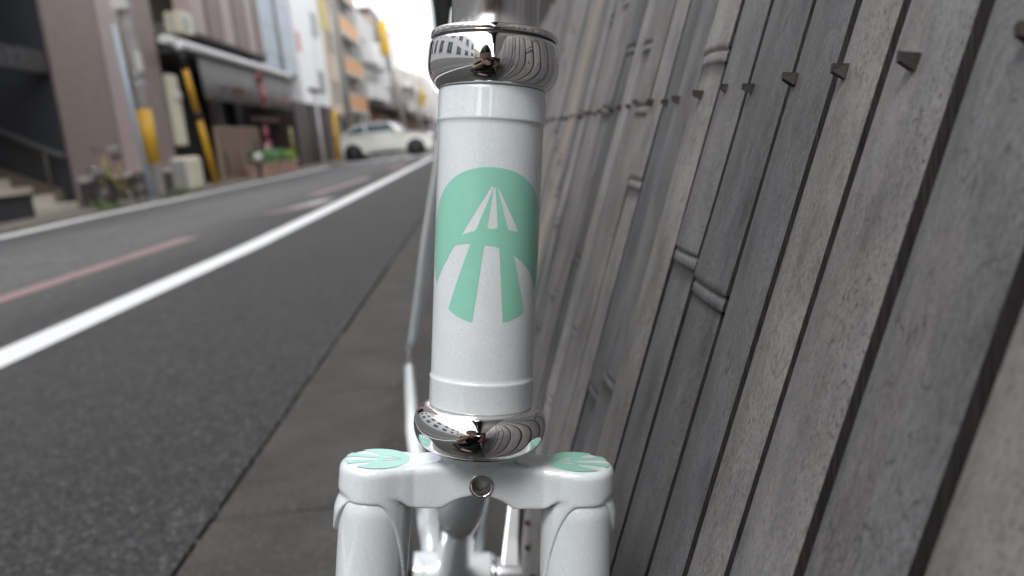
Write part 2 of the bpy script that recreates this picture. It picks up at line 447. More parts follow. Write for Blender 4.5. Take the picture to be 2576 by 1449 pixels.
# ------------------------------------------------------------------ mesh helpers
class MB:
    def __init__(s):
        s.v, s.f, s.m, s.sm = [], [], [], []
    def add(s, vs, fs, m=0, smooth=False):
        o = len(s.v)
        s.v.extend([tuple(p) for p in vs])
        for f in fs:
            s.f.append([i + o for i in f])
            s.m.append(m)
            s.sm.append(smooth)
        return s
    def box(s, x0, x1, y0, y1, z0, z1, m=0):
        vs = [(x, y, z) for z in (z0, z1) for y in (y0, y1) for x in (x0, x1)]
        return s.add(vs, [(0, 2, 3, 1), (4, 5, 7, 6), (0, 1, 5, 4), (2, 6, 7, 3), (0, 4, 6, 2), (1, 3, 7, 5)], m)
    def obox(s, c, size, rot, m=0):
        a, b, d = (q / 2 for q in size)
        vs = [Vector(c) + rot @ Vector((x, y, z)) for z in (-d, d) for y in (-b, b) for x in (-a, a)]
        return s.add(vs, [(0, 2, 3, 1), (4, 5, 7, 6), (0, 1, 5, 4), (2, 6, 7, 3), (0, 4, 6, 2), (1, 3, 7, 5)], m)
    def tube(s, pts, radii, n=12, caps=True, m=0, flat=None):
        pts = [Vector(p) for p in pts]
        if isinstance(radii, (int, float)):
            radii = [radii] * len(pts)
        rings = []
        up = None
        for i, p in enumerate(pts):
            t = (pts[min(i + 1, len(pts) - 1)] - pts[max(i - 1, 0)]).normalized()
            if up is None:
                up = Vector((0, 0, 1)) if abs(t.z) < 0.9 else Vector((1, 0, 0))
            a = t.cross(up).normalized()
            up = a.cross(t).normalized()
            ry = radii[i] * (flat[i] if flat else 1)
            rings.append([p + a * (math.cos(2 * math.pi * k / n) * radii[i]) + up * (math.sin(2 * math.pi * k / n) * ry) for k in range(n)])
        vs = [q for r in rings for q in r]
        fs = [(i * n + k, i * n + (k + 1) % n, (i + 1) * n + (k + 1) % n, (i + 1) * n + k) for i in range(len(pts) - 1) for k in range(n)]
        s.add(vs, fs, m, True)
        if caps:
            s.add(rings[0], [tuple(range(n))[::-1]], m)
            s.add(rings[-1], [tuple(range(n))], m)
        return s
    def lathe(s, prof, n=48, c=(0, 0, 0), axis='z', m=0, smooth=True):
        vs = []
        for (r, h) in prof:
            for k in range(n):
                a = 2 * math.pi * k / n
                x, y = r * math.cos(a), r * math.sin(a)
                q = (x, y, h) if axis == 'z' else ((h, x, y) if axis == 'x' else (y, h, x))
                vs.append((q[0] + c[0], q[1] + c[1], q[2] + c[2]))
        fs = [(i * n + k, i * n + (k + 1) % n, (i + 1) * n + (k + 1) % n, (i + 1) * n + k) for i in range(len(prof) - 1) for k in range(n)]
        return s.add(vs, fs, m, smooth)
    def prism(s, poly, h0, h1, axis='y', m=0):
        """poly in the plane of the two other axes (x,z for y; y,z for x; x,y for z)"""
        def P(a, b, h):
            return (a, h, b) if axis == 'y' else ((h, a, b) if axis == 'x' else (a, b, h))
        n = len(poly)
        vs = [P(a, b, h0) for a, b in poly] + [P(a, b, h1) for a, b in poly]
        fs = [tuple(range(n)), tuple(range(n, 2 * n))[::-1]] + [(i, n + i, n + (i + 1) % n, (i + 1) % n) for i in range(n)]
        return s.add(vs, fs, m)
    def sphere(s, c, r, n=12, k=8, sc=(1, 1, 1), m=0):
        vs, fs = [], []
        for i in range(k + 1):
            th = math.pi * i / k
            for j in range(n):
                ph = 2 * math.pi * j / n
                vs.append((c[0] + r * sc[0] * math.sin(th) * math.cos(ph), c[1] + r * sc[1] * math.sin(th) * math.sin(ph), c[2] + r * sc[2] * math.cos(th)))
        for i in range(k):
            for j in range(n):
                fs.append((i * n + j, (i + 1) * n + j, (i + 1) * n + (j + 1) % n, i * n + (j + 1) % n))
        return s.add(vs, fs, m, True)
    def build(s, name, mats, parent=None, loc=None, world=True, fix=True, bevel=0.0):
        """link as one mesh object; coordinates are world ones unless world=False"""
        off = Vector((0, 0, 0))
        if world:
            q = parent
            while q is not None:
                off += q.location
                q = q.parent
            if loc is not None and parent is None:
                off += Vector(loc)
        me = bpy.data.meshes.new(name)
        me.from_pydata([(a - off.x, b - off.y, c - off.z) for a, b, c in s.v], [], s.f)
        if not isinstance(mats, (list, tuple)):
            mats = [mats]
        for q in mats:
            me.materials.append(M[q] if isinstance(q, str) else q)
        me.polygons.foreach_set('material_index', s.m)
        me.polygons.foreach_set('use_smooth', s.sm)
        if fix:
            b = bmesh.new()
            b.from_mesh(me)
            bmesh.ops.remove_doubles(b, verts=b.verts, dist=1e-6)
            bmesh.ops.recalc_face_normals(b, faces=b.faces)
            b.to_mesh(me)
            b.free()
        me.update()
        o = bpy.data.objects.new(name, me)
        COL.objects.link(o)
        o.parent = parent
        if parent is None and loc is not None:
            o.location = loc
        if bevel:
            bv = o.modifiers.new('bevel', 'BEVEL')
            bv.width = bevel
            bv.segments = 3
            bv.limit_method = 'ANGLE'
        return o

def tag(o, label=None, cat=None, group=None, kind=None):
    if label: o['label'] = label
    if cat: o['category'] = cat
    if group: o['group'] = group
    if kind: o['kind'] = kind
    return o

def thing(name, label, cat, loc=(0, 0, 0), group=None, rot=None):
    o = bpy.data.objects.new(name, None)
    COL.objects.link(o)
    o.location = loc
    if rot is not None:
        o.rotation_mode = 'QUATERNION'
        o.rotation_quaternion = rot.to_quaternion()
    return tag(o, label, cat, group)

def copy_tree(o, parent=None, loc=None):
    c = o.copy()
    COL.objects.link(c)
    c.parent = parent
    if loc is not None:
        c.location = loc
    for ch in list(o.children):
        copy_tree(ch, c)
    return c

def boxpart(name, m, parent, *a, bevel=0.0):
    return MB().box(*a).build(name, m, parent, bevel=bevel)

# ------------------------------------------------------------------ the setting: ground, road, kerb strip
tag(MB().box(-400, 400, -300, 700, -0.3, -0.03).build('ground', 'side_pave'), kind='structure')
tag(MB().box(-5.3, -0.496, -70, 220, -0.12, 0.0).build('road', 'asphalt'), kind='structure')
tag(MB().box(-14, -5.3, -70, 220, -0.12, 0.035).build('left_pavement', 'side_pave'), kind='structure')
tag(MB().box(-0.496, -0.240, -70, 220, -0.12, -0.04).build('gutter_bed', 'black'), kind='structure')
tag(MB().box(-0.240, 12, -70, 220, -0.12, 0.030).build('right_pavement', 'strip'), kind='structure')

gut = bpy.data.objects.new('gutter', None)
COL.objects.link(gut)
tag(gut, kind='structure')
rg = random.Random(3)
def slab_mesh(y0, y1, dz):
    b = MB()
    x0, x1 = -0.484 + rg.uniform(-.003, .003), -0.247
    z1, c = 0.008 + dz, 0.006
    b.add([(x0, y0, -.05), (x1, y0, -.05), (x1, y1, -.05), (x0, y1, -.05),
           (x0, y0, z1 - c), (x1, y0, z1 - c * .5), (x1, y1, z1 - c * .5), (x0, y1, z1 - c),
           (x0 + c, y0 + c, z1), (x1 - c * .5, y0 + c, z1), (x1 - c * .5, y1 - c, z1), (x0 + c, y1 - c, z1)],
          [(0, 1, 5, 4), (1, 2, 6, 5), (2, 3, 7, 6), (3, 0, 4, 7), (4, 5, 9, 8), (5, 6, 10, 9), (6, 7, 11, 10), (7, 4, 8, 11), (8, 9, 10, 11)])
    return b
yy = 1.19 - 0.605 * 6
for k in range(58):
    slab_mesh(yy + 0.005, yy + 0.600, rg.uniform(-.002, .002)).build('slab', 'slab', gut)
    yy += 0.605
far = MB()
for k in range(300):
    far.box(-0.482, -0.248, yy + 0.003, yy + 0.602, -.05, 0.008)
    yy += 0.605
tag(far.build('slab', 'slab', gut), kind='stuff')

def strip_sheet(name, m, pts, z, wdt=None):
    """flat painted band through (x, y) centre points"""
    b = MB()
    vs = []
    for x, y in pts:
        vs += [(x - wdt / 2, y, z), (x + wdt / 2, y, z)]
    return tag(b.add(vs, [(2 * i, 2 * i + 1, 2 * i + 3, 2 * i + 2) for i in range(len(pts) - 1)]).build(name, m), kind='structure')
strip_sheet('white_edge_line', 'line', [(-1.66, -40), (-1.66, -2), (-1.640, 2.0), (-1.585, 3.6), (-1.53, 5.0), (-1.505, 8.6), (-1.50, 14), (-1.515, 25.0)], 0.004, 0.17)
strip_sheet('white_edge_line', 'line2', [(-5.05, -40), (-5.0, 6), (-5.03, 8.5), (-5.10, 10.5), (-5.02, 14), (-4.86, 20), (-4.9, 26)], 0.004, 0.25)
strip_sheet('white_edge_line', 'line', [(-1.52, 37), (-1.5, 60), (-1.4, 200)], 0.004, 0.15)
strip_sheet('red_dash', 'pink', [(-2.50, 2.2), (-2.40, 3.9), (-2.29, 6.2)], 0.004, 0.15)
strip_sheet('red_dash', 'pink', [(-2.21, 10.3), (-2.02, 14.1)], 0.004, 0.17)
strip_sheet('red_dash', 'pink', [(-2.14, 7.9), (-1.72, 8.5)], 0.004, 0.22)
strip_sheet('red_dash', 'pink', [(-2.0, 17.2), (-1.9, 20)], 0.004, 0.17)
strip_sheet('worn_road_mark', 'faintwhite', [(-1.98, 8.35), (-1.80, 9.2)], 0.004, 0.20)
for k in range(7):
    strip_sheet('crossing_bar', 'faintwhite', [(-4.55 + k * .52, 25.9), (-4.53 + k * .52, 28.6)], 0.004, 0.30)
for k in range(5):
    strip_sheet('crossing_bar', 'faintwhite', [(-4.3 + k * .75, 34.6), (-4.28 + k * .75, 36.6)], 0.004, 0.40)

# grit, crumbs of asphalt and bamboo litter along the gutter
rl = random.Random(9)
gr_ = MB()
for k in range(1700):
    y = rl.uniform(.5, 3.2) if k % 3 else rl.uniform(-1, 6)
    t = rl.random()
    x, z = (rl.gauss(-.49, .018), 0.0) if t < .3 else ((rl.uniform(-.24, -.05), .03) if t < .55 else (rl.uniform(-.48, -.25), .008) if t < .75 else (rl.uniform(-1.3, -.5), 0.0))
    r_ = rl.uniform(.0012, .0032)
    a = rl.uniform(0, 6)
    vs = [(x + r_ * math.cos(a + i * 2.1) * rl.uniform(.7, 1.2), y + r_ * math.sin(a + i * 2.1) * rl.uniform(.7, 1.2), z - .0005) for i in range(3)] + [(x, y, z + r_ * rl.uniform(.6, 1.1))]
    gr_.add(vs, [(0, 1, 3), (1, 2, 3), (2, 0, 3)])
tag(gr_.build('grit', 'grit', fix=False), kind='stuff')

tag(MB().box(-5.28, -0.60, 29.0, 34.3, -.02, .004).build('crossing_pavement', 'crossing'), kind='structure')

# ------------------------------------------------------------------ bamboo fence leaning out from the house
def FX(z):
    return 0.0397 + 0.347 * (z - 0.35) + (0.52 * (0.35 - z) ** 2 if z < 0.35 else 0.0)
def FS(z):
    return 0.347 - (1.04 * (0.35 - z) if z < 0.35 else 0.0)
FZ0, FZ1 = 0.032, 0.86
fence = thing('bamboo_fence', 'weathered grey fence of leaning split bamboo slats studded with iron nails', 'fence', (0, 0, 0))

def slat_mesh(yc, wd, nodes, rnd, near, off, thick=0.0072):
    b = MB()
    zs = set(np.linspace(FZ0, FZ1 + rnd.uniform(-.012, .012), 40 if near else 16).tolist())
    for n in nodes:
        for q in (.035, .016, .007, .0025, 0.0, -.0008, -.0024, -.0027, -.0045, -.0063, -.0068, -.016, -.035, -.065):
            zs.add(n + q)
    zs = sorted(z for z in zs if FZ0 <= z <= FZ1 + .012)
    K = 11 if near else 6
    ph, ph2 = rnd.uniform(0, 6), rnd.uniform(0, 6)
    bul = rnd.uniform(.0014, .0026)
    tw = rnd.uniform(-.03, .03) * (.3 if near and yc < .4 else 1)
    slope_y = rnd.uniform(-.004, .004) * (.2 if near and yc < .4 else 1)
    rows = []
    for z in zs:
        sl = FS(z)
        L = math.sqrt(1 + sl * sl)
        n = Vector((-1 / L, 0, sl / L))
        wv = wd * (1 + (.008 if near and yc < .4 else .025) * math.sin(z * 9 + ph) + .010 * math.sin(z * 31 + ph2)) * (1.0 if near and yc < .4 else 1.03 - .05 * (z - .4))
        push, cut = 0.0, 0.0
        for nd in nodes:
            d = z - nd
            if d >= 0:                       # swelling above the node
                push += .0008 * math.exp(-d / .022)
                wv *= 1 + .05 * math.exp(-d / .03)
            elif d > -.0025:                 # groove
                push += -.0003
            elif d > -.0065:                 # lower lip
                push += .00005
                wv *= 1.005
            else:                            # waist under the node
                e = math.exp((d + .0065) / .045)
                push -= .0008 * e
                cut += .08 * e
        c = Vector((FX(z), yc + slope_y * (z - .5), z)) + n * (off + push)
        row = []
        for k in range(K):
            t = -1 + 2 * k / (K - 1)
            hw = wv / 2
            yy_ = t * hw if t > 0 else t * hw * (1 - cut)
            dep = bul * (1 - t * t) + tw * t * hw * .5
            if abs(t) > .99:
                dep -= .0006
            row.append(c + n * dep + Vector((0, yy_, 0)))
        row.append(row[K - 1] - n * thick)
        row.append(row[0] - n * thick)
        rows.append(row)
    W = K + 2
    vs = [p for r_ in rows for p in r_]
    face, side = [], []
    for i in range(len(rows) - 1):
        for k in range(W):
            q = (i * W + k, i * W + (k + 1) % W, (i + 1) * W + (k + 1) % W, (i + 1) * W + k)
            (face if k < K - 1 else side).append(q)
    b.add(vs, face, 0, True)
    b.add(vs, side + [tuple((len(rows) - 1) * W + k for k in range(W)), tuple(range(W))], 1, False)
    return b

def nail_mesh(z, yc, off, rnd):
    """square-cut iron nail: a stub with a hooked wedge head, driven square to the slat"""
    sl = FS(z)
    L = math.sqrt(1 + sl * sl)
    n = Vector((-1 / L, 0, sl / L))
    t = Vector((sl / L, 0, 1 / L))
    y = Vector((0, 1, 0))
    c = Vector((FX(z), yc, z)) + n * (off + .0012)
    s = rnd.uniform(.68, .86)
    a = rnd.uniform(-.25, .25)
    u, v = y * math.cos(a) + t * math.sin(a), t * math.cos(a) - y * math.sin(a)
    P = lambda p, q, h: c + u * (p * s * .001) + v * (q * s * .001) + n * (h * s * .001)
    k = [rnd.uniform(-.5, .5) for _ in range(6)]
    vs = [P(-2.1, -2.9, -2), P(2.3, -2.9, -2), P(2.2, 3.2, -2), P(-2.3, 3.2, -2),
          P(-2.2 + k[0], -2.8, 1.4), P(2.2, -2.6 + k[1], 1.2), P(2.1 + k[2], 3.3, 1.0), P(-2.2, 3.0 + k[3], 1.4),
          P(-1.3, -1.5 + k[4], 6.2), P(1.4, -1.4, 5.9), P(1.3, 2.0 + k[5], 6.6), P(-1.4, 1.9, 7.0)]
    fs = [(0, 1, 5, 4), (1, 2, 6, 5), (2, 3, 7, 6), (3, 0, 4, 7), (4, 5, 9, 8), (5, 6, 10, 9), (6, 7, 11, 10), (7, 4, 8, 11), (8, 9, 10, 11)]
    return MB().add(vs, fs)

rf = random.Random(21)
edges = [-1.30]
while edges[-1] < 0.06:
    edges.append(edges[-1] + rf.uniform(.038, .047))
edges = [e for e in edges if e < 0.045]
edges += [0.068, .107, .148, .190, .2305, .2625, .3010, .3500, .3905, .4345, .4765, .5140, .5520, .5955, .6365, .6770, .7220, .7650]
while edges[-1] < 6.6:
    edges.append(edges[-1] + rf.uniform(.037, .047))
KNOWN = [(.40, .588), (.372, .497), (.335, .489), (.547, .521), (.69, .447), (.498, .394), (.437, .414), (1.05, .522), (.926, .457), (.60, .613), (.213, .612), (1.2, .56), (.81, .36)]
NAILS = {.210, .251, .292, .338, .370, .41, .458, .497, .531, .577, .615, .658, .697, .753}
NORAND = [(0.14, .45)]
K0 = min(range(len(edges)), key=lambda i: abs(edges[i] - .190))
GAPS = {-3: .0050, -2: .0050, -1: .0046, 0: .0046, 1: .0046, 2: .0042, 3: .0040, 4: .0026, 5: .0024, 6: .0016}
for k in range(len(edges) - 1):
    y0, y1 = edges[k], edges[k + 1]
    yc, gap = (y0 + y1) / 2, rf.uniform(.0012, .0045)
    gap = GAPS.get(k - K0, gap)
    near = -.1 < yc < 1.0
    nodes = [z for (y, z) in KNOWN if y0 <= y < y1]
    if not nodes or yc > .6 or yc < 0.1:
        z = rf.uniform(.08, .36) if .1 < yc < .6 else rf.uniform(.1, .4)
        while z < .84:
            if all(abs(z - q) > .16 for q in nodes):
                nodes.append(z)
            z += rf.uniform(.26, .40)
    if .14 < yc < .34:
        nodes = [z for z in nodes if (z > .58 or (.48 < z < .495) or z < .25)]
    off = rf.uniform(-.0014, .0014) * (.25 if .1 < yc < .4 else 1)
    fresh = 1.03 < yc < 1.07
    s = slat_mesh(yc, y1 - y0 - gap, nodes, rf, near, off).build('slat', ['tan' if fresh else 'bamboo', 'bamboo_edge'], fence, fix=False)
    if fresh:
        s['label'] = 'fresher tan slat'
    ny = [q for q in NAILS if y0 <= q < y1]
    ny = ny[0] if ny else yc + rf.uniform(-.007, .004)
    nail_mesh(.567 + rf.uniform(-.0015, .0015), ny, off, rf).build('nail', 'rust', s, fix=False)
    nail_mesh(.240 + rf.uniform(-.003, .003), yc + rf.uniform(-.006, .006), off, rf).build('nail', 'rust', s, fix=False)
for z in (.24, .567):
    x = FX(z) + .018
    MB().tube([(x, -1.3, z - .006), (x, 6.6, z - .006)], .011, 8).build('back_rail', 'bamboo_edge', fence)

# ------------------------------------------------------------------ the bicycle frame
BO = Vector((-0.0104, 0.271, 0.4645))
ba = Vector((.1428, .0935, .9853)).normalized()
bb = Vector((-.0491, .995, -.0873))
bb = (bb - ba * bb.dot(ba)).normalized()
bx = bb.cross(ba)
BM = Matrix((bx, bb, ba)).transposed()
bike = thing('bicycle', 'white bicycle frame without wheels, chrome headset and mint road emblem, leaning on bamboo fence', 'bicycle', BO, rot=BM)

def bpart(mb, name, mats, parent=None, **k):
    return mb.build(name, mats, parent or bike, world=False, **k)

mm = .001
def lp(pts):
    return [(r * mm, h * mm) for r, h in pts]

# head tube: reinforced collars at both ends
prof = [(15.2, 2.5), (18.0, 2.5), (18.2, 2.8), (18.28, 3.5), (18.28, 11.6), (18.34, 12.0), (18.34, 12.5), (18.16, 12.9), (17.96, 13.3), (17.93, 14.5), (17.93, 95)]
prof += [(17.93, 97.8), (17.96, 99.0), (18.16, 99.4), (18.34, 99.8), (18.34, 100.3), (18.28, 100.7), (18.28, 109.0), (18.2, 110.0), (18.0, 110.4), (15.2, 110.4)]
bpart(MB().lathe(lp(prof), 160), 'head_tube', 'pearl')

# upper headset cup, lock ring with a dark groove, brushed steerer
cup = [(16, 110.6), (18.14, 110.6), (18.8, 110.9), (19.6, 111.7), (20.6, 113.0), (21.5, 114.7), (22.05, 116.6), (22.22, 118.6), (22.2, 120.6), (22.05, 122.8), (21.85, 124.6), (21.6, 125.6), (21.1, 126.0), (18, 126.0)]
uc = bpart(MB().lathe(lp(cup), 160), 'upper_headset_cup', 'chrome')
bpart(MB().lathe(lp([(18, 126.0), (20.9, 126.05), (20.9, 126.7), (18, 126.75)]), 96), 'bearing_seal', 'grime', uc)
lock = [(14.9, 126.8), (20.9, 126.8), (21.35, 127.05), (21.5, 127.5), (21.4, 128.6), (21.1, 129.0), (20.5, 129.15), (14.9, 129.2)]
bpart(MB().lathe(lp(lock), 128), 'lock_ring', 'chrome', uc)
bpart(MB().lathe(lp([(12.6, 90), (14.75, 90), (14.75, 205), (14.5, 205.4), (12.6, 205.4), (12.6, 90)]), 128), 'steerer_tube', 'alu')

lc = [(16, -.1), (18.5, -.15), (19.4, -.45), (20.6, -1.2), (21.8, -2.5), (22.75, -4.3), (23.25, -6.4), (23.35, -8.4), (23.15, -10.6), (22.6, -12.8), (21.8, -14.6), (20.9, -15.9), (20.1, -16.6), (19.4, -16.9), (15, -16.9)]
lc = [(r, 2.5 + h * 14.9 / 16.9) for r, h in lc]
lcu = bpart(MB().lathe(lp(lc), 160), 'lower_headset_cup', 'chrome')
bpart(MB().lathe(lp([(14.9, -12.2), (17.6, -12.3), (17.7, -12.9), (17.4, -13.4), (14.9, -13.5)]), 96), 'crown_race', 'grime', lcu)

# fork crown: two round shoulders, waisted bridge with a tyre arch, long-pointed sockets; fused, then smoothed
LX, LR, CT = 35.6, 13.15, -18.3
def sstep(x):
    x = min(1, max(0, x))
    return x * x * (3 - 2 * x)
cb = MB()
def blade_axis(z):
    t = max(0, (-z - 20) / 415)
    return LX + 15.5 * t, -44 * max(0, (t - .55) / .45) ** 2
cb.lathe(lp([(0.01, -24), (8.6, -24), (9.6, -20.5), (11.2, -17.8), (13.8, -15.6), (16.6, -14.2), (16.9, -13.4), (0.01, -13.3)]), 72)
st = 140
vs, fs = [], []
for i in range(st + 1):
    x = -LX + 2 * LX * i / st
    lobe = math.sqrt(max(0, 13.15 ** 2 - (abs(x) - LX) ** 2))
    kk = 4.0 * sstep((abs(x) - 8) / 12) * (1 - sstep((abs(x) - 24) / 8))
    hw = .5 * (8.9 + lobe + math.sqrt((8.9 - lobe) ** 2 + kk * kk)) - .1 * sstep((abs(x) - 30) / 3)
    top = CT + 1.0 - 1.0 * sstep((abs(x) - 8) / 20)
    ra = (144 + 4.4 ** 2) / (2 * 4.4)
    zb = -32.9 + (math.sqrt(max(0, ra * ra - x * x)) - (ra - 4.4) if abs(x) < 12 else 0) + 4.4 * sstep((abs(x) - 22) / 8)
    sec = [(-hw, zb), (-hw, top - 2.2), (-hw + .7, top - .7), (-hw + 2.2, top), (hw - 2.2, top), (hw - .7, top - .7), (hw, top - 2.2), (hw, zb)]
    vs += [(x * mm, y * mm, z * mm) for y, z in sec]
for i in range(st):
    for k in range(8):
        fs.append((i * 8 + k, i * 8 + (k + 1) % 8, (i + 1) * 8 + (k + 1) % 8, (i + 1) * 8 + k))
fs += [tuple(range(8)), tuple(st * 8 + k for k in range(8))[::-1]]
cb.add(vs, fs)
# shoulders running down into the long-pointed sockets, their shoreline proud of the blade
for sgn in (-1, 1):
    nA = 120
    zsn = [CT - q for q in (0, .15, .45, .9, 1.5, 2.3, 3.2)] + list(np.linspace(CT - 4, -84, 110))
    vs, fs = [], []
    for z in zsn:
        ax, ay = blade_axis(z)
        d = CT - z
        for k in range(nA):
            th = 2 * math.pi * k / nA                 # 0 = outward, 90 = rearward
            ox, oy = math.cos(th), math.sin(th)
            front = math.degrees(math.acos(max(-1, min(1, abs(oy)))))   # angle away from the fore-aft axis
            if ox >= 0:
                shore = -30.4 - 13.5 * sstep((front - 38) / 52)
            else:
                q = max(0, (front - 6)) / 80
                shore = -30.4 - 46 * (q ** 1.75)
            r_ = 13.15 if d > 3 else 13.15 - 2.9 * (1 - math.sqrt(max(0, 1 - (1 - d / 3.0) ** 2)))
            out = sstep((ox - .45) / .4)
            r_ -= .75 * out * math.exp(-((z + 29.8) / 1.2) ** 2)
            r_ += 1.0 * out * sstep((-30.6 - z) / 5)
            if z < shore:
                r_ -= (r_ - 10.6) * sstep((shore - z) / 1.3)
            vs.append(((sgn * (ax + ox * r_)) * mm, (ay + oy * r_) * mm, z * mm))
    n = len(zsn)
    for i in range(n - 1):
        for k in range(nA):
            fs.append((i * nA + k, i * nA + (k + 1) % nA, (i + 1) * nA + (k + 1) % nA, (i + 1) * nA + k))
    fs += [tuple(range(nA)), tuple((n - 1) * nA + k for k in range(nA))[::-1]]
    cb.add(vs, fs)
crown_raw = bpart(cb, 'crown_raw', 'pearl')
bpart_cut = MB().tube([(.9 * mm, -.030, -24.6 * mm), (.9 * mm, .030, -24.6 * mm)], 3.9 * mm, 48).build('cutter', 'chrome', None, world=False)
rm = crown_raw.modifiers.new('r', 'REMESH')
rm.mode = 'VOXEL'
rm.voxel_size = 0.00045
sm = crown_raw.modifiers.new('s', 'SMOOTH')
sm.factor = 0.5
sm.iterations = 13
crown_raw.parent = None
bo = crown_raw.modifiers.new('b', 'BOOLEAN')
bo.operation = 'DIFFERENCE'
bo.solver = 'EXACT'
bo.object = bpart_cut
dg = bpy.context.evaluated_depsgraph_get()
cme = bpy.data.meshes.new_from_object(crown_raw.evaluated_get(dg))
for o in (crown_raw, bpart_cut):
    bpy.data.objects.remove(o)
cme.polygons.foreach_set('use_smooth', [True] * len(cme.polygons))
cme.materials.clear()
cme.materials.append(M['pearl'])
cme.name = 'fork_crown'
crown = bpy.data.objects.new('fork_crown', cme)
COL.objects.link(crown)
crown.parent = bike
# brake bolt hole: chrome bushing ring and a seat behind it
bpart(MB().lathe(lp([(4.3, -8.8), (4.35, -9.25), (4.1, -9.5), (3.5, -9.1), (3.3, -8.6), (3.3, 9), (3.9, 9)]), 48, (0.9 * mm, 0, -24.6 * mm), 'y'), 'brake_bolt_hole', 'chrome', crown)
bpart(MB().lathe(lp([(0.01, -3.0), (3.3, -3.0), (3.3, -2.6), (0.01, -2.6)]), 32, (0.9 * mm, 0, -24.6 * mm), 'y'), 'bolt_end', 'greybox', crown)

for sgn in (-1, 1):
    pts, rad, fl = [], [], []
    for i in range(33):
        z = -24 - 406 * i / 32
        ax, ay = blade_axis(z)
        t = i / 32
        pts.append((sgn * ax * mm, ay * mm, z * mm))
        rad.append((12.45 - 6.0 * t ** 1.4) * mm)
    fb = bpart(MB().tube(pts, rad, 48), 'fork_blade', 'pearl')
    ax, ay = blade_axis(-430)
    e = MB().prism([((ay - 9) * mm, -.446), ((ay + 9) * mm, -.446), ((ay + 7) * mm, -.418), ((ay - 7) * mm, -.418)], (sgn * ax - 2.5) * mm, (sgn * ax + 2.5) * mm, 'x')
    bpart(e, 'fork_end', 'polished', fb)

# the road emblem: horizontal bands cut against the outline, wrapped round the tube (units: radius 1)
E0, EC, EK = 676.0, 632.0, 1 / 614.0
def ez(x, y):
    return (x - EC + (y - E0) * .012, E0 - y)
TR = 417.0
def unwrap(x):
    return TR * math.asin(max(-1, min(1, x / TR)))
def epoly(pts):
    return [(unwrap(ez(x, y)[0]) * EK, ez(x, y)[1] * EK) for x, y in pts]
HOLES = [epoly([(632, 216), (651, 216), (648, 240), (522, 557), (470, 572), (412, 600)]),
         epoly([(654, 218), (669, 218), (693, 533), (655, 538), (612, 535)]),
         epoly([(683, 215), (692, 222), (745, 325), (862, 562), (820, 548), (776, 542)])]
LEGS = [epoly([(487, 655), (595, 655), (592, 668), (510, 1300), (400, 1262), (325, 1190)]), epoly([(705, 660), (800, 690), (828, 740), (928, 1200), (850, 1262), (755, 1300), (710, 690)])]
BARLOW = epoly([(228, 1022), (270, 880), (300, 812), (330, 745), (360, 684), (420, 668), (487, 660), (540, 660), (595, 664), (650, 670), (710, 684), (770, 706), (828, 740), (900, 795), (970, 882), (995, 960), (1008, 1022)])
def crossings(poly, y):
    xs = []
    for i in range(len(poly)):
        (x0, y0), (x1, y1) = poly[i], poly[(i + 1) % len(poly)]
        if (y0 <= y) != (y1 <= y):
            xs.append(x0 + (y - y0) / (y1 - y0) * (x1 - x0))
    return sorted(xs)
def iv_sub(iv, cut):
    out = []
    for a, b in iv:
        cur = a
        for c0, c1 in sorted(cut):
            if c1 <= cur or c0 >= b:
                continue
            if c0 > cur:
                out.append((cur, c0))
            cur = max(cur, c1)
        if cur < b:
            out.append((cur, b))
    return out
def emblem_rows(step):
    """(y0, y1, [(xa0, xb0, xa1, xb1)...]) bands"""
    LOW = [BARLOW + [(1.2, -.5), (1.2, -1.2), (-1.2, -1.2), (-1.2, -.5)]][0]
    def row(y):
        h = math.sqrt(max(0, 1 - y * y))
        iv = [(-h, h)]
        cut = []
        for p in HOLES + [LOW]:
            xs = crossings(p, y)
            cut += list(zip(xs[::2], xs[1::2]))
        iv = iv_sub(iv, cut)
        for p in LEGS:
            xs = crossings(p, y)
            for a, b in zip(xs[::2], xs[1::2]):
                a, b = max(a, -h), min(b, h)
                if a < b and y < .03:
                    iv.append((a, b))
        iv.sort()
        mg = []
        for a, b in iv:
            if mg and a <= mg[-1][1] + .002:
                mg[-1] = (mg[-1][0], max(b, mg[-1][1]))
            else:
                mg.append((a, b))
        return mg
    y = -1 + 1e-4
    rows = []
    while y < 1 - 1e-4:
        y1 = min(1 - 1e-4, y + step)
        A, B, C = row(y + 1e-5), row(y1 - 1e-5), row((y + y1) / 2)
        if len(A) == len(B):
            rows.append((y, y1, [(a[0], a[1], b[0], b[1]) for a, b in zip(A, B)]))
        else:
            rows.append((y, y1, [(a[0], a[1], a[0], a[1]) for a in C]))
        y = y1
    return rows

EMH, EMR = 58.6 * mm, 25.6 * mm            # centre height and radius on the tube
def wrap(x, y, r=18.00 * mm):
    s = x * EMR
    return (r * math.sin(s / (18 * mm)), -r * math.cos(s / (18 * mm)), EMH + y * EMR)
eb = MB()
for y0, y1, ivs in emblem_rows(.008):
    for a0, b0, a1, b1 in ivs:
        k = max(1, int(max(b0 - a0, b1 - a1) / .045))
        vs = []
        for i in range(k + 1):
            t = i / k
            vs += [wrap(a0 + (b0 - a0) * t, y0), wrap(a1 + (b1 - a1) * t, y1)]
        eb.add(vs, [(2 * i, 2 * i + 2, 2 * i + 3, 2 * i + 1) for i in range(k)], 0, True)
badge = bpart(eb, 'head_badge', 'mint', bpy.data.objects['head_tube'])
badge['label'] = 'mint green round road emblem'
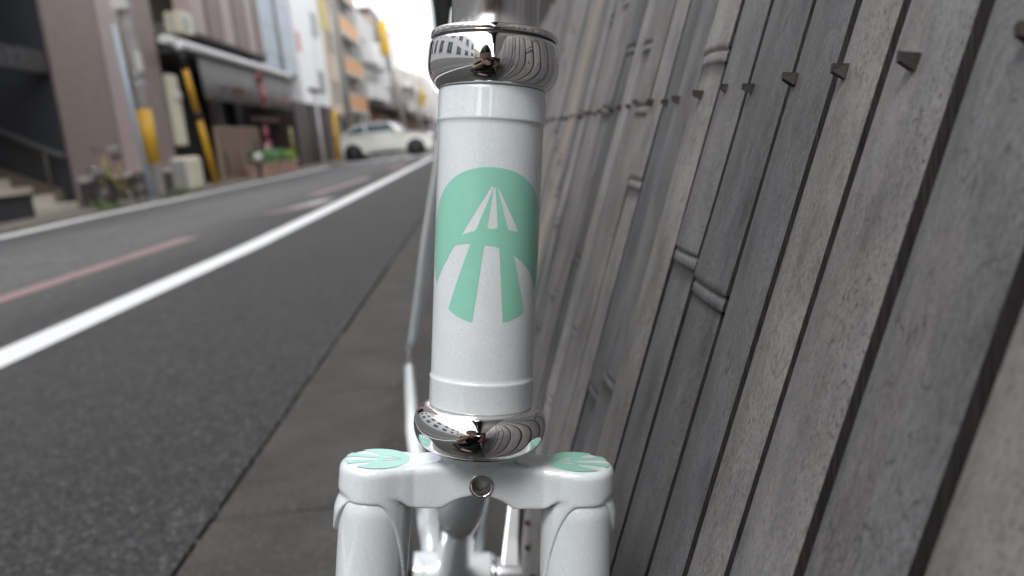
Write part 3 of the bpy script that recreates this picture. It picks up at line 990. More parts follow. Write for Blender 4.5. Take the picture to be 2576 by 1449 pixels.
# the same emblem laid flat on each crown shoulder, its apex to the middle
for sgn in (-1, 1):
    q = MB()
    rr = 11.3 * mm
    for y0, y1, ivs in emblem_rows(.02):
        for a0, b0, a1, b1 in ivs:
            def F(x, y):
                return ((sgn * LX - sgn * y * 11.3) * mm, (sgn * x) * rr * -1 * -1, (CT + .1) * mm)
            q.add([F(a0, y0), F(b0, y0), F(b1, y1), F(a1, y1)], [(0, 1, 2, 3)], 0, False)
    bpart(q, 'crown_badge', 'mint', crown)

# main tubes
BBL = (0, .410, -.254)
SLG = (0, .450, .262)
dt = bpart(MB().tube([(0, .006, .022), BBL], 14.1 * mm, 32), 'down_tube', 'pearl')
bpart(MB().tube([(0, .006, .092), (0, .450, .232)], 14.3 * mm, 32), 'top_tube', 'pearl')
stb = bpart(MB().tube([BBL, SLG], 14.5 * mm, 32), 'seat_tube', 'pearl')
bpart(MB().lathe(lp([(13, 255), (16.3, 255), (16.3, 272), (13, 272)]), 32, (0, .449, 0)), 'seat_collar', 'polished', stb)
bsh = bpart(MB().lathe(lp([(17, -34), (19.6, -34), (20, -33), (20, 33), (19.6, 34), (17, 34)]), 48, BBL, 'x'), 'bottom_bracket_shell', 'pearl')
for sgn in (-1, 1):
    bpart(MB().lathe(lp([(8, 34.2 * sgn), (19.0, 34.2 * sgn), (19.0, 38 * sgn), (17, 38.5 * sgn), (8, 38.6 * sgn)]), 32, BBL, 'x'), 'bearing_cup', 'polished' if sgn > 0 else 'blackrubber', bsh)
    D = (sgn * .061, .825, -.140)
    p0 = Vector((sgn * .016, .424, -.246))
    p1 = Vector((sgn * .026, .50, -.228))
    bpart(MB().tube([p0, p1, Vector((sgn * .046, .64, -.190)), Vector((sgn * .060, .80, -.147))], [10.5 * mm, 10.5 * mm, 9 * mm, 7 * mm], 24), 'chain_stay', 'pearl')
    bpart(MB().tube([Vector((sgn * .0095, .455, .245)), Vector((sgn * .0225, .576, .122)), Vector((sgn * .036, .661, .035)), Vector((sgn * .0445, .727, -.032)), Vector((sgn * .0545, .800, -.105)), Vector((sgn * .060, .818, -.124))], [8 * mm, 8 * mm, 8 * mm, 7.6 * mm, 7 * mm, 6 * mm], 20), 'seat_stay', 'pearl')
    bpart(MB().prism([(.800, -.160), (.845, -.165), (.842, -.118), (.808, -.116)], D[0] - .0025, D[0] + .0025, 'x'), 'rear_dropout', 'polished')

# cranks: the left one points up and back, the right one down and forward to the ground
def crank(sgn, ang, name):
    c, s = math.cos(R(ang)), math.sin(R(ang))
    x0 = sgn * 51
    b = MB()
    rows = []
    for t, wd, th in ((0, 15, 10), (12, 14, 9.5), (30, 11.5, 8), (60, 10.5, 6.5), (110, 9.8, 6), (150, 10.5, 6), (163, 11.5, 6), (172, 9, 6)):
        for a, h in ((-wd, -th * .8), (wd, -th * .8), (wd, th * .8), (-wd, th * .8)):
            xx = x0 + h + sgn * 8 * sstep(t / 120)
            rows.append((xx * mm, BBL[1] + (c * t - s * a) * mm, BBL[2] + (s * t + c * a) * mm))
    n = len(rows) // 4
    b.add(rows, [(i * 4 + k, i * 4 + (k + 1) % 4, i * 4 + 4 + (k + 1) % 4, i * 4 + 4 + k) for i in range(n - 1) for k in range(4)] + [(0, 1, 2, 3), tuple(range(4 * n - 4, 4 * n))])
    b.lathe(lp([(0.01, x0 - 13), (14.5, x0 - 13), (16, x0 - 11), (16, x0 + 11), (14.5, x0 + 13), (0.01, x0 + 13)]), 32, BBL, 'x')
    return bpart(b, name, 'crank', bevel=.0022)
cl_ = crank(1, 60, 'crank_arm')
cr_ = crank(-1, 60 + 180, 'crank_arm')
bpart(MB().lathe(lp([(6, 36), (6, 66)]), 16, BBL, 'x'), 'axle_end', 'hub', cl_)
ring = MB()
nt_ = 92
for rr, xx in ((76, -45), (90, -45)):
    pass
vs, fs = [], []
for k in range(nt_):
    a = 2 * math.pi * k / nt_
    ro = 94 if k % 2 else 89.5
    for (r_, x_) in ((78, -46.2), (ro, -46.2), (ro, -43.8), (78, -43.8)):
        vs.append((x_ * mm, BBL[1] + math.cos(a) * r_ * mm, BBL[2] + math.sin(a) * r_ * mm))
for k in range(nt_):
    for j in range(4):
        fs.append((k * 4 + j, k * 4 + (j + 1) % 4, ((k + 1) % nt_) * 4 + (j + 1) % 4, ((k + 1) % nt_) * 4 + j))
ring.add(vs, fs)
for k in range(5):
    a = 2 * math.pi * k / 5
    ca, sa = math.cos(a), math.sin(a)
    ring.tube([(-45 * mm, BBL[1] + ca * .014, BBL[2] + sa * .014), (-45 * mm, BBL[1] + ca * .08, BBL[2] + sa * .08)], 5 * mm, 8)
bpart(ring, 'chainring', 'hub', cr_)

# ------------------------------------------------------------------ left side of the street
FX0 = -6.4
def windows(parent, x, ys, zs, wy, wz, glass='glass', frame='frame', face=1):
    """real windows on a wall facing +X (face=1) or -X: frame as a part, its pane a sub-part"""
    for z in zs:
        for y in ys:
            f = MB()
            t = .05
            xa, xb = (x, x + .05) if face > 0 else (x - .05, x)
            f.box(xa, xb, y - wy / 2 - t, y - wy / 2, z - wz / 2, z + wz / 2)
            f.box(xa, xb, y + wy / 2, y + wy / 2 + t, z - wz / 2, z + wz / 2)
            f.box(xa, xb + (.03 if face > 0 else 0), y - wy / 2 - t, y + wy / 2 + t, z - wz / 2 - t, z - wz / 2)
            f.box(xa, xb, y - wy / 2 - t, y + wy / 2 + t, z + wz / 2, z + wz / 2 + t)
            f.box(xa, xb, y - .02, y + .02, z - wz / 2, z + wz / 2)
            fo = f.build('window', frame, parent)
            xp = x + .015 if face > 0 else x - .015
            MB().box(xp - .004, xp + .004, y - wy / 2, y + wy / 2, z - wz / 2, z + wz / 2).build('pane', glass, fo)

# --- brown tiled building with the stair entrance
bd = thing('brown_building', 'brown tiled building with dark recessed stair entrance and projecting bay windows', 'building', (-6.4, 13, 0))
boxpart('wall', 'brown', bd, -13, -6.42, 9.0, 24.55, 4.6, 13.0)
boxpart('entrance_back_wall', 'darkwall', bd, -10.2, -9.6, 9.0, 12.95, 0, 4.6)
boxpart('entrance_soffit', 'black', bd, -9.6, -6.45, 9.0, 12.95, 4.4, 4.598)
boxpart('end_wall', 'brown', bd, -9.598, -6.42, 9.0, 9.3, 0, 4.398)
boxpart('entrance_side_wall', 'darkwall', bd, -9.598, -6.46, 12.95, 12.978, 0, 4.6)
p = MB().box(-7.42, -6.40, 12.98, 14.72, 0, 4.598).build('pier', 'brown', bd)
MB().box(-7.40, -6.47, 14.72, 14.80, 0, 4.598).build('pier_joint', 'brown_dk', p)
MB().box(-7.42, -6.40, 14.80, 15.95, 0, 4.598).build('pale_panel', 'brown_lt', p)
MB().box(-7.42, -6.41, 15.95, 17.32, 0, 4.598).build('tile_panel', 'brown', p)
q = MB().box(-6.40, -6.30, 13.05, 18.05, 0, .42).build('plinth', 'brown_dk', bd)
MB().box(-6.42, -6.27, 13.02, 18.08, .42, .51).build('plinth_cap', 'plinth_cap', q)
for k, (y0, y1, m) in enumerate(((18.7, 19.5, 'brown_lt'), (19.75, 20.6, 'brown'), (20.85, 21.7, 'brown_lt'), (21.95, 22.8, 'brown'), (23.05, 23.75, 'brown_lt'), (23.95, 24.5, 'brown'))):
    b = MB().box(-6.42, -6.02, y0, y1, 3.36, 12.5).build('bay', m, bd)
    MB().box(-6.40, -6.10, y1 + .01, min(y1 + .24, 24.5), 4.15, 12.0).build('bay_window', 'glass', b)
MB().box(-6.42, -6.06, 18.72, 24.5, 3.28, 3.358).build('bay_base', 'brown_dk', bd)
# restaurant recess below
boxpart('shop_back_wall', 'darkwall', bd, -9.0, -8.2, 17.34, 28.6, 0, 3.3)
boxpart('shop_soffit', 'soffit_shade', bd, -8.2, -6.45, 17.34, 28.6, 3.05, 3.27)
for y, m in ((19.9, 'brown_wood'), (21.4, 'darkwall'), (24.6, 'brown_wood'), (27.2, 'darkwall')):
    boxpart('shop_partition', m, bd, -8.2, -7.9, y, y + .9, 0.02, 3.04)
boxpart('shop_post', 'lightgrey', bd, -7.0, -6.9, 22.3, 22.42, 0.02, 3.04)
boxpart('shop_post', 'brown_wood', bd, -7.0, -6.88, 24.9, 25.02, 0.02, 3.04)
boxpart('shop_beam', 'brown_wood', bd, -7.0, -6.85, 25.1, 28.55, 1.62, 1.75)
# steps, stringer and handrail
stp = thing('entrance_steps', 'beige stone steps climbing into the dark entrance of the brown building', 'steps', (-6.7, 12.3, 0))
for k in range(6):
    MB().box(-6.75 - .32 * k - .34, -6.40 - .32 * k, 11.60, 12.86, .035 if k == 0 else .15 * k - .02, .15 * (k + 1)).build('step', 'step', stp)
MB().prism([(-6.62, .05), (-6.62, .35), (-9.4, 1.65), (-9.4, .05)], 12.865, 12.94, 'y').build('stringer', 'stringer', stp)
hr = thing('handrail', 'dark grey metal handrail sloping up beside the beige steps', 'handrail', (-6.6, 12.8, 0))
MB().tube([(-6.42, 12.8, .84), (-6.62, 12.8, .93), (-9.3, 12.8, 2.42)], .035, 10).build('rail', 'rail', hr)
for x, z in ((-6.72, .96), (-7.5, 1.40), (-8.4, 1.90)):
    MB().tube([(x, 12.8, z - .62), (x, 12.8, z)], .022, 8).build('baluster', 'stringer', hr)
MB().tube([(-6.30, 13.35, .56), (-6.22, 13.1, .62), (-6.24, 13.75, .50), (-6.36, 13.9, .50)], .035, 8).build('rail_return', 'silver', hr)
bx_ = thing('low_black_box', 'low black box standing left of the beige steps', 'planter box', (-6.5, 10.7, 0))
boxpart('box_body', 'darkwall', bx_, -7.05, -6.30, 9.4, 11.45, .02, .34, bevel=.01)
boxpart('box_rim', 'black', bx_, -7.07, -6.28, 9.38, 11.47, .315, .36)
sg = thing('black_signboard', 'long black signboard with dim grey lettering across the dark entrance', 'sign', (-6.45, 10.5, 2.15))
boxpart('board', 'black', sg, -6.52, -6.44, 9.35, 12.9, 2.10, 2.42)
def text(body, size, loc, rot, m, parent, name='lettering'):
    c = bpy.data.curves.new(name, 'FONT')
    c.body = body
    c.size = size
    c.extrude = .004
    c.align_x = 'CENTER'
    c.align_y = 'CENTER'
    tmp = bpy.data.objects.new(name, c)
    COL.objects.link(tmp)
    dg = bpy.context.evaluated_depsgraph_get()
    dg.update()
    me = bpy.data.meshes.new_from_object(tmp.evaluated_get(dg))
    bpy.data.objects.remove(tmp)
    me.materials.clear()
    me.materials.append(M[m])
    o = bpy.data.objects.new(name, me)
    COL.objects.link(o)
    q, off = parent, Vector((0, 0, 0))
    while q is not None:
        off += q.location
        q = q.parent
    o.parent = parent
    o.location = Vector(loc) - off
    o.rotation_euler = rot
    return o
text('ック', .27, (-6.433, 11.75, 2.245), (R(90), 0, R(90)), 'letter_grey', sg)
text('ラ', .27, (-6.433, 12.16, 2.30), (R(90), 0, R(90)), 'letter_grey', sg)

# --- awning of the restaurant
aw = thing('shop_awning', 'silver roller awning with grey canvas valance and red lettering over the restaurant', 'awning', (-6.3, 23, 3.1))
MB().tube([(-6.0, 16.584, 2.983), (-6.0, 27.227, 2.983)], .085, 16).build('casing', 'silver', aw)
MB().box(-6.40, -6.07, 17.40, 27.18, 2.835, 2.911).build('casing_shade_strip', 'soffit_shade', aw)  # dark strip put in as the shade under the casing
cv = MB()
nn = 30
vs, fs = [], []
for i in range(nn + 1):
    y = 18.612 + (26.942 - 18.612) * i / nn
    sw = .012 * math.sin(i * 1.7) + .01 * math.sin(i * .6)
    vs += [(-6.055, y, 2.835), (-6.03 + sw, y, 2.359), (-6.01 + sw * 1.6, y, 1.902)]
for i in range(nn):
    for k in range(2):
        fs.append((i * 3 + k, i * 3 + k + 1, i * 3 + 3 + k + 1, i * 3 + 3 + k))
cvo = cv.add(vs, fs, 0, True).build('canvas', 'canvas', aw)
sol = cvo.modifiers.new('s', 'SOLIDIFY')
sol.thickness = .012
def brush(pts, wd, m, name='lettering'):
    wd = [q * 1.45 for q in wd]
    """flat painted stroke on the canvas, through (y, z) points"""
    b = MB()
    vs = []
    for i, (y, z) in enumerate(pts):
        a, c = pts[max(0, i - 1)], pts[min(len(pts) - 1, i + 1)]
        d = Vector((c[0] - a[0], c[1] - a[1])).normalized()
        w_ = wd[i] / 2
        x = -5.985
        for s_ in (-1, 1):
            vs.append((x, y - d.y * w_ * s_, z + d.x * w_ * s_))
    b.add(vs, [(2 * i, 2 * i + 1, 2 * i + 3, 2 * i + 2) for i in range(len(pts) - 1)])
    return b.build(name, m, cvo)
brush([(23.086, 2.721), (23.372, 2.692), (23.657, 2.616)], (.16, .22, .12), 'letter_red')
brush([(23.419, 2.75), (23.438, 2.454), (23.533, 2.216), (23.514, 1.978)], (.25, .28, .25, .3), 'letter_red')
brush([(23.229, 2.14), (23.514, 2.045), (23.848, 2.102)], (.15, .2, .12), 'letter_red')
for y0, w_ in ((19.944, .35), (20.706, .35), (21.134, .3), (21.515, .3), (22.182, .3)):
    brush([(y0, 2.245), (y0 + w_ * .5, 2.215)], (.14, .16), 'letter_faint')
    brush([(y0 + w_ * .3, 2.302), (y0 + w_ * .36, 2.10)], (.10, .12), 'letter_faint')
for y0 in (24.942, 25.418, 25.894, 26.323):
    brush([(y0, 2.18), (y0 + .28, 2.16)], (.07, .08), 'letter_faint')

ac = thing('air_conditioner', 'cream air conditioner unit mounted above the silver awning', 'air conditioner', (-6.2, 18.4, 3.27))
boxpart('casing', 'cream', ac, -6.40, -6.03, 17.98, 18.66, 3.27, 3.72, bevel=.02)
MB().lathe([(.17, -6.025), (.17, -6.02), (.15, -6.015), (.01, -6.015)], 24, (0, 18.2, 3.5), 'x').build('fan_grille', 'greybox', ac)
cs = thing('cream_sign_panel', 'tall narrow cream sign panel fixed to the edge of the brown pier', 'sign', (-6.4, 17.6, .9))
boxpart('panel', 'cream', cs, -6.44, -6.28, 17.40, 17.82, .93, 2.40, bevel=.03)
MB().lathe([(.01, -6.2), (.08, -6.2), (.09, -6.28), (.01, -6.28)], 16, (0, 17.6, 1.95), 'x').build('knob', 'offwhite', cs)
cb_ = thing('cream_cabinet', 'rounded cream and grey utility cabinet at the foot of the yellow guard', 'cabinet', (-5.7, 15.5, 0))
boxpart('cabinet_body', 'cream', cb_, -5.80, -5.42, 15.25, 15.95, .03, .68, bevel=.09)
boxpart('grey_face', 'greybox', cb_, -5.77, -5.50, 15.22, 15.30, .10, .62, bevel=.02)

# --- utility pole with yellow sleeve, thin steel post, yellow guy guard
up = thing('utility_pole', 'concrete utility pole with yellow sleeve beside a thin steel post', 'utility pole', (-5.4, 13.5, 0))
MB().tube([(-5.4, 13.5, 0), (-5.4, 13.5, 4), (-5.4, 13.5, 10.5)], [.128, .112, .09], 24).build('shaft', 'pole_conc', up)
MB().tube([(-5.4, 13.5, .60), (-5.4, 13.5, 1.47)], [.136, .132], 24).build('sleeve', 'yellow', up)
for z in (1.86, 2.02, 3.05):
    MB().tube([(-5.4, 13.5, z - .02), (-5.4, 13.5, z + .02)], .128, 24).build('steel_band', 'steel', up)
MB().box(-5.33, -5.26, 13.38, 13.5, 2.06, 2.36).build('number_plate', 'offwhite', up)
MB().box(-5.5, -5.30, 13.28, 13.42, 3.0, 3.35).build('switch_box', 'offwhite', up)
for z, y in ((8.8, 13.5), (9.6, 13.5)):
    MB().box(-6.3, -4.5, y - .04, y + .04, z, z + .08).build('crossarm', 'steel', up)
ps = thing('steel_post', 'thin blue grey steel post leaning beside the yellow sleeved pole', 'post', (-5.38, 13.15, 0))
MB().tube([(-5.38, 13.20, 0), (-5.40, 12.98, 2.74)], .042, 14).build('post', 'bluesteel', ps)
MB().tube([(-5.38, 13.205, 0.0), (-5.38, 13.20, .05)], .075, 14).build('base_flange', 'bluesteel', ps)
gg = thing('guy_guard', 'yellow cable guard in two lengths slanting in front of the restaurant', 'cable guard', (-5.4, 16.4, 0))
MB().tube([(-5.4, 16.47, .12), (-5.4, 16.10, 1.40)], [.062, .058], 14).build('lower_tube', 'yellow', gg)
MB().tube([(-5.4, 16.08, 1.46), (-5.4, 15.79, 2.28)], [.056, .056], 14).build('upper_tube', 'yellow', gg)
MB().tube([(-5.4, 16.11, 1.36), (-5.4, 16.07, 1.50)], .066, 14).build('joint_ring', 'black', gg)
MB().tube([(-5.4, 15.79, 2.28), (-5.4, 15.70, 2.62)], .05, 12).build('black_cap', 'black', gg)
MB().sphere((-5.4, 15.68, 2.68), .07).build('clamp', 'silver', gg)
MB().tube([(-5.4, 15.68, 2.68), (-5.4, 13.6, 8.75)], .008, 6).build('guy_wire', 'wire', gg)
MB().tube([(-5.4, 16.47, .03), (-5.4, 16.44, .16)], .03, 8).build('anchor_rod', 'steel', gg)

# --- yellow bicycle leaning at the post
yb = thing('city_bicycle', 'small yellow city bicycle parked against the steel post', 'bicycle', (-5.62, 12.7, 0), rot=Matrix.Rotation(R(-12), 3, 'Z'))
def wheel(cy, r):
    w_ = MB()
    for k in range(28):
        a0, a1 = 2 * math.pi * k / 28, 2 * math.pi * (k + 1) / 28
        w_.tube([(0, cy + r * math.cos(a0), r + .02 + r * math.sin(a0)), (0, cy + r * math.cos(a1), r + .02 + r * math.sin(a1))], .021, 6, False)
    o = w_.build('wheel', 'blackrubber', yb, world=False)
    sp_ = MB()
    for k in range(14):
        a = 2 * math.pi * k / 14
        sp_.tube([(0, cy, r + .02), (0, cy + r * .97 * math.cos(a), r + .02 + r * .97 * math.sin(a))], .003, 4, False)
    sp_.tube([(-.04, cy, r + .02), (.04, cy, r + .02)], .025, 8)
    sp_.build('spokes', 'steel', o, world=False)
wheel(-.42, .235)
wheel(.48, .235)
MB().tube([(0, -.30, .66), (0, -.05, .30), (0, .1, .24)], .024, 8).build('down_tube', 'bikeyellow', yb, world=False)
MB().tube([(0, .02, .70), (0, .10, .24), (0, .48, .255)], .02, 8).build('seat_tube', 'bikeyellow', yb, world=False)
MB().tube([(0, -.28, .60), (0, .04, .50)], .018, 8).build('top_tube', 'bikeyellow', yb, world=False)
MB().tube([(0, -.27, .78), (0, -.33, .56), (0, -.42, .255)], .018, 8).build('fork', 'bikeyellow', yb, world=False)
MB().tube([(-.24, -.12, .84), (-.2, -.24, .90), (0, -.27, .86), (.2, -.24, .90), (.24, -.12, .84)], .011, 8).build('handlebar', 'steel', yb, world=False)
MB().sphere((0, .03, .76), .07, sc=(1, 1.6, .45)).build('saddle', 'black', yb, world=False)
MB().box(-.13, .13, -.58, -.36, .58, .60).build('front_rack', 'rail', yb, world=False)
MB().tube([(0, .12, .24), (.1, .2, .02)], .01, 6).build('stand', 'steel', yb, world=False)

# --- slatted screens and planters in front of the restaurant
for (y0, y1, lab) in ((19.78, 21.62, 'nearer brown slatted screen by the yellow cable guard'), (21.70, 23.5, 'farther brown slatted screen next to the green planters')):
    sc_ = thing('slatted_screen', lab, 'screen', (-6.3, y0, .03), 'brown slatted screens before the restaurant')
    f = MB()
    f.box(-6.36, -6.28, y0, y0 + .07, .05, 1.35).box(-6.36, -6.28, y1 - .07, y1, .05, 1.35).box(-6.36, -6.28, y0 + .07, y1 - .07, 1.27, 1.35).box(-6.36, -6.28, y0 + .07, y1 - .07, .05, .13)
    f.build('frame', 'screen', sc_)
    for k in range(19):
        z = .16 + k * .058
        MB().box(-6.345, -6.295, y0 + .07, y1 - .07, z, z + .038).build('slat', 'screen', sc_)
    yk = y0 + (1.25 if y0 > 21 else .35)
    MB().box(-6.29, -6.27, yk, yk + .16, .18, 1.02 if y0 > 21 else .72).build('slit_shade_strip', 'brown_dk', sc_)  # dark strip laid over the slats, painting the shade of an open slit
    MB().box(-6.352, -6.349, y0 + .07, y1 - .07, .13, 1.27).build('backing', 'brown_dk', sc_)
rp_ = random.Random(5)
def leaves(name, m, parent, box, n, size, rnd):
    b = MB()
    x0, x1, y0, y1, z0, z1 = box
    for k in range(n):
        c = Vector((rnd.uniform(x0, x1), rnd.uniform(y0, y1), z0 + (z1 - z0) * rnd.random() ** .8))
        a = Vector((rnd.uniform(-1, 1), rnd.uniform(-1, 1), rnd.uniform(-.2, 1))).normalized()
        e = a.cross(Vector((rnd.uniform(-1, 1), rnd.uniform(-1, 1), .3))).normalized()
        s_ = size * rnd.uniform(.6, 1.3)
        b.add([c - a * s_, c + e * s_ * .35, c + a * s_, c - e * s_ * .35], [(0, 1, 2, 3)])
    return b.build(name, m, parent, fix=False)
for (y0, y1, m, h, lab) in ((20.7, 22.0, 'leaf', .62, 'terracotta planter with dense dark green plants by the screen'),
                            (22.1, 23.1, 'leaf', .66, 'middle terracotta planter of green plants'),
                            (23.2, 24.2, 'leaf2', .58, 'terracotta planter with yellow green leaves, nearest the dark brown base')):
    pl = thing('planter', lab, 'planter', (-5.75, y0, .03), 'terracotta planters before the restaurant')
    P_ = MB().prism([(-5.92, .03), (-5.50, .03), (-5.46, .30), (-5.96, .30)], y0 + .03, y1 - .03, 'y')
    P_.box(-5.99, -5.43, y0, y1, .30, .35)
    P_.build('pot', 'soil', pl)
    leaves('foliage', m, pl, (-5.95, -5.47, y0 + .05, y1 - .05, .33, h), 420, .105, rp_)
    st_ = MB()
    for k in range(14):
        x, y = rp_.uniform(-5.9, -5.52), rp_.uniform(y0 + .1, y1 - .1)
        st_.tube([(x, y, .3), (x + rp_.uniform(-.06, .06), y + rp_.uniform(-.06, .06), h - .06)], .006, 5)
    st_.build('stem', 'leaf', pl)
ln = thing('white_lantern', 'round white lantern on a dark stand beside the dark green planter', 'lantern', (-5.6, 20.5, .03))
MB().sphere((-5.6, 20.5, .52), .12, sc=(1, 1, .95)).build('globe', 'offwhite', ln)
MB().tube([(-5.6, 20.5, .03), (-5.6, 20.5, .42)], [.05, .03], 10).build('stand', 'grime', ln)
mg_ = thing('menu_stand', 'magenta menu stand with white sheet behind the green planters', 'stand', (-6.2, 23.9, .03))
boxpart('board', 'magenta', mg_, -6.22, -6.15, 23.6, 24.2, .5, .98)
boxpart('sheet', 'offwhite', mg_, -6.15, -6.14, 23.45, 23.75, .48, .85)
boxpart('topper', 'magenta', mg_, -6.22, -6.15, 23.7, 24.0, 1.1, 1.38)
boxpart('leg', 'rail', mg_, -6.21, -6.17, 23.7, 23.74, .03, .5)
tag(MB().tube([(-6.0, 26.2, .03), (-6.0, 26.15, 1.35)], .05, 10).box(-6.12, -5.88, 26.1, 26.3, .03, .07).build('yellow_banner_pole', 'bikeyellow'), 'thin yellow green pole standing before the dark shop front', 'pole')
for k, (x, y) in enumerate(((-5.35, 13.9), (-5.33, 11.6), (-6.1, 12.9))):
    b = leaves('weeds', 'weed', None, (x - .12, x + .12, y - .3, y + .3, .035, .14), 90, .045, rp_)
    tag(b, kind='stuff')

# --- building over the restaurant with shade put in as blue grey, white building, street lamp
gb = thing('grey_building', 'sided building coloured blue grey as if shaded, above the restaurant awning', 'building', (-6.5, 27, 3.3))
boxpart('wall', 'shadewall', gb, -13, -6.5, 24.6, 30.75, 3.3, 14)
for z in np.arange(3.75, 14, .9):
    boxpart('siding_joint', 'lightgrey', gb, -6.5, -6.488, 24.62, 30.74, z, z + .03)
windows(gb, -6.5, [25.1], [5.0, 7.6], .8, 1.0, 'tealglass')
MB().tube([(-6.42, 28.4, 3.3), (-6.42, 28.4, 13.8)], .06, 10).build('drainpipe', 'offwhite', gb)
MB().box(-6.5, -6.3, 25.3, 25.8, 3.34, 3.62).build('meter_box', 'grime', gb)
wb = thing('white_building', 'white sided building with dark brown tiled ground floor', 'building', (-6.4, 33, 0))
boxpart('upper_wall', 'whitewall', wb, -13, -6.4, 30.80, 36.4, 2.32, 14.5)
boxpart('ground_floor', 'brown_dk', wb, -13, -6.42, 28.7, 36.3, 0, 2.318)
for y in (28.72, 31.6, 34.0):
    boxpart('pilaster', 'brown_dk', wb, -6.42, -6.34, y, y + 1.1, 0, 2.3)
windows(wb, -6.4, [34.8], [3.3, 5.6, 7.9], .9, .8, 'tealglass')
boxpart('pink_plate', 'pinksign', wb, -6.4, -6.36, 31.0, 31.5, 4.2, 4.9)
sl_ = thing('street_lamp', 'white street lamp post with flat twin head before the brown tiled base', 'street lamp', (-5.4, 27.9, 0))
MB().tube([(-5.4, 27.9, 0), (-5.4, 27.9, 2.45)], [.05, .04], 12).build('post', 'whitepost', sl_)
MB().box(-5.5, -5.3, 27.3, 28.5, 2.45, 2.56).build('lamp_head', 'rail', sl_)
u2 = thing('utility_pole', 'grey utility pole rising between white building and orange balconies', 'utility pole', (-5.4, 34.4, 0))
MB().tube([(-5.4, 34.4, 0), (-5.4, 34.4, 12)], [.17, .11], 20).build('shaft', 'pole_conc', u2)
MB().box(-6.3, -4.5, 34.36, 34.44, 9.8, 9.9).build('crossarm', 'steel', u2)
MB().tube([(-5.32, 34.25, 1.0), (-5.32, 34.25, 9)], .035, 8).build('cable_duct', 'rail', u2)
g2 = thing('guy_guard', 'yellow cable guard standing upright at the corner of the dark brown base', 'cable guard', (-5.4, 30.8, 0))
MB().tube([(-5.4, 30.55, .15), (-5.4, 30.95, 1.95)], [.10, .085], 12).build('tube', 'yellow', g2)
MB().tube([(-5.4, 30.95, 1.95), (-5.4, 34.3, 9.5)], .01, 6).build('guy_wire', 'wire', g2)
tag(MB().box(-6.36, -6.12, 36.5, 36.56, 5.6, 7.3).box(-6.38, -6.10, 36.49, 36.57, 7.3, 7.38).build('hanging_banner', 'yellowpale'), 'pale yellow hanging banner between white and beige buildings', 'banner')

# --- beige building, orange balconies and the rest of the row
be = thing('beige_building', 'beige tiled building over an open brown ground floor', 'building', (-6.4, 38.5, 0))
boxpart('wall', 'beige', be, -13, -6.4, 36.6, 40.6, 2.05, 13)
boxpart('ground_floor', 'brown_wood', be, -13, -6.9, 36.6, 40.6, 0, 2.048)
windows(be, -6.4, [38.0, 39.6], [3.1, 5.3, 7.4], .7, .9)
ob = thing('orange_balcony_building', 'apartment building with three orange balcony fronts', 'building', (-6.4, 44, 0))
boxpart('wall', 'lightgrey', ob, -13, -6.9, 40.65, 48, 0, 12)
for zt in (3.25, 5.1, 7.05, 9.0):
    b = MB().box(-6.9, -6.3, 40.9, 47.6, zt - .98, zt - .84).build('balcony', 'offwhite', ob)
    MB().box(-6.38, -6.32, 41.0, 47.5, zt - .84, zt - .12).build('balcony_front', 'orange', b)
    MB().box(-6.40, -6.30, 40.95, 47.55, zt - .12, zt).build('balcony_rail', 'beige2', b)
windows(ob, -6.9, [42.2, 44.2, 46.4], [3.9, 5.75, 7.7], 1.2, 1.0)
boxpart('garage_mouth', 'black', ob, -6.9, -6.86, 41.2, 47.2, .05, 1.9)
rb = random.Random(11)
def row_building(name, y0, y1, h, m, lab, cat='building', x=-6.4, side=-1, band=None, top=None, win=True, shop=None):
    t = thing(name, lab, cat, (x, (y0 + y1) / 2, 0))
    xa, xb = (x - 7, x) if side < 0 else (x, x + 7)
    boxpart('wall', m, t, xa, xb, y0, y1, 0, h)
    n = max(1, int((y1 - y0) / 2.4))
    ys = [y0 + (y1 - y0) * (k + .5) / n for k in range(n)]
    zs = [z for z in np.arange(4.1 if y0 > 40 else 3.4, h - .8, 2.1)]
    fc = 1 if side < 0 else -1
    if win:
        windows(t, x, ys, zs, 1.2, 1.1, face=fc)
    boxpart('shop_front', shop or rb.choice(['brown_wood', 'glass', 'darkwall', 'brown_dk']), t, *((x, x + .04) if side < 0 else (x - .04, x)), y0 + .3, y1 - .3, .06, 3.0 if y0 > 40 else 2.0)
    if y0 > 40 and side < 0:
        boxpart('shop_canopy', rb.choice(['brown_wood', 'brown_dk', 'offwhite']), t, x + .05, x + .85, y0 + .6, y1 - .6, 2.62, 2.78)
        for k in range(int((y1 - y0) / 3)):
            boxpart('shop_sign', rb.choice(['yellowpale', 'pinksign', 'whitewall', 'orange', 'magenta']), t, x + .05, x + .12, y0 + 1 + k * 3, y0 + 1.9 + k * 3, 1.7, 2.4)
    if band:
        for z in zs:
            b0 = (x + .06, x + .55) if side < 0 else (x - .55, x - .06)
            boxpart('balcony', band, t, *b0, y0 + .2, y1 - .2, z - .95, z - .1)
    if top:
        boxpart('parapet', top, t, xa + .1, xb - .1, y0 + .1, y1 - .1, h, h + .5)
    return t
row_building('balcony_building', 48.05, 56, 8.2, 'offwhite', 'off white apartment block with stacked white balconies', band='whitewall', shop='brown_wood')
t = row_building('brown_building', 56.05, 66, 9.0, 'brown', 'dark brown block rising above the far white balconies', top='brown_dk', shop='darkwall')
row_building('timber_shop', 66.05, 74, 5.2, 'brown_wood', 'low brown timber shop front far along the street', shop='brown_wood')
row_building('apartment_block', 74.05, 86, 7.0, 'lightgrey', 'light grey apartment block beyond the timber shop', band='offwhite', shop='brown_wood')
row_building('apartment_block', 86.05, 100, 7.6, 'beige2', 'sand coloured apartment block far down the street', band='offwhite', shop='brown_wood')
row_building('apartment_block', 100.05, 125, 8.5, 'offwhite', 'large pale block near the end of the street', win=False)
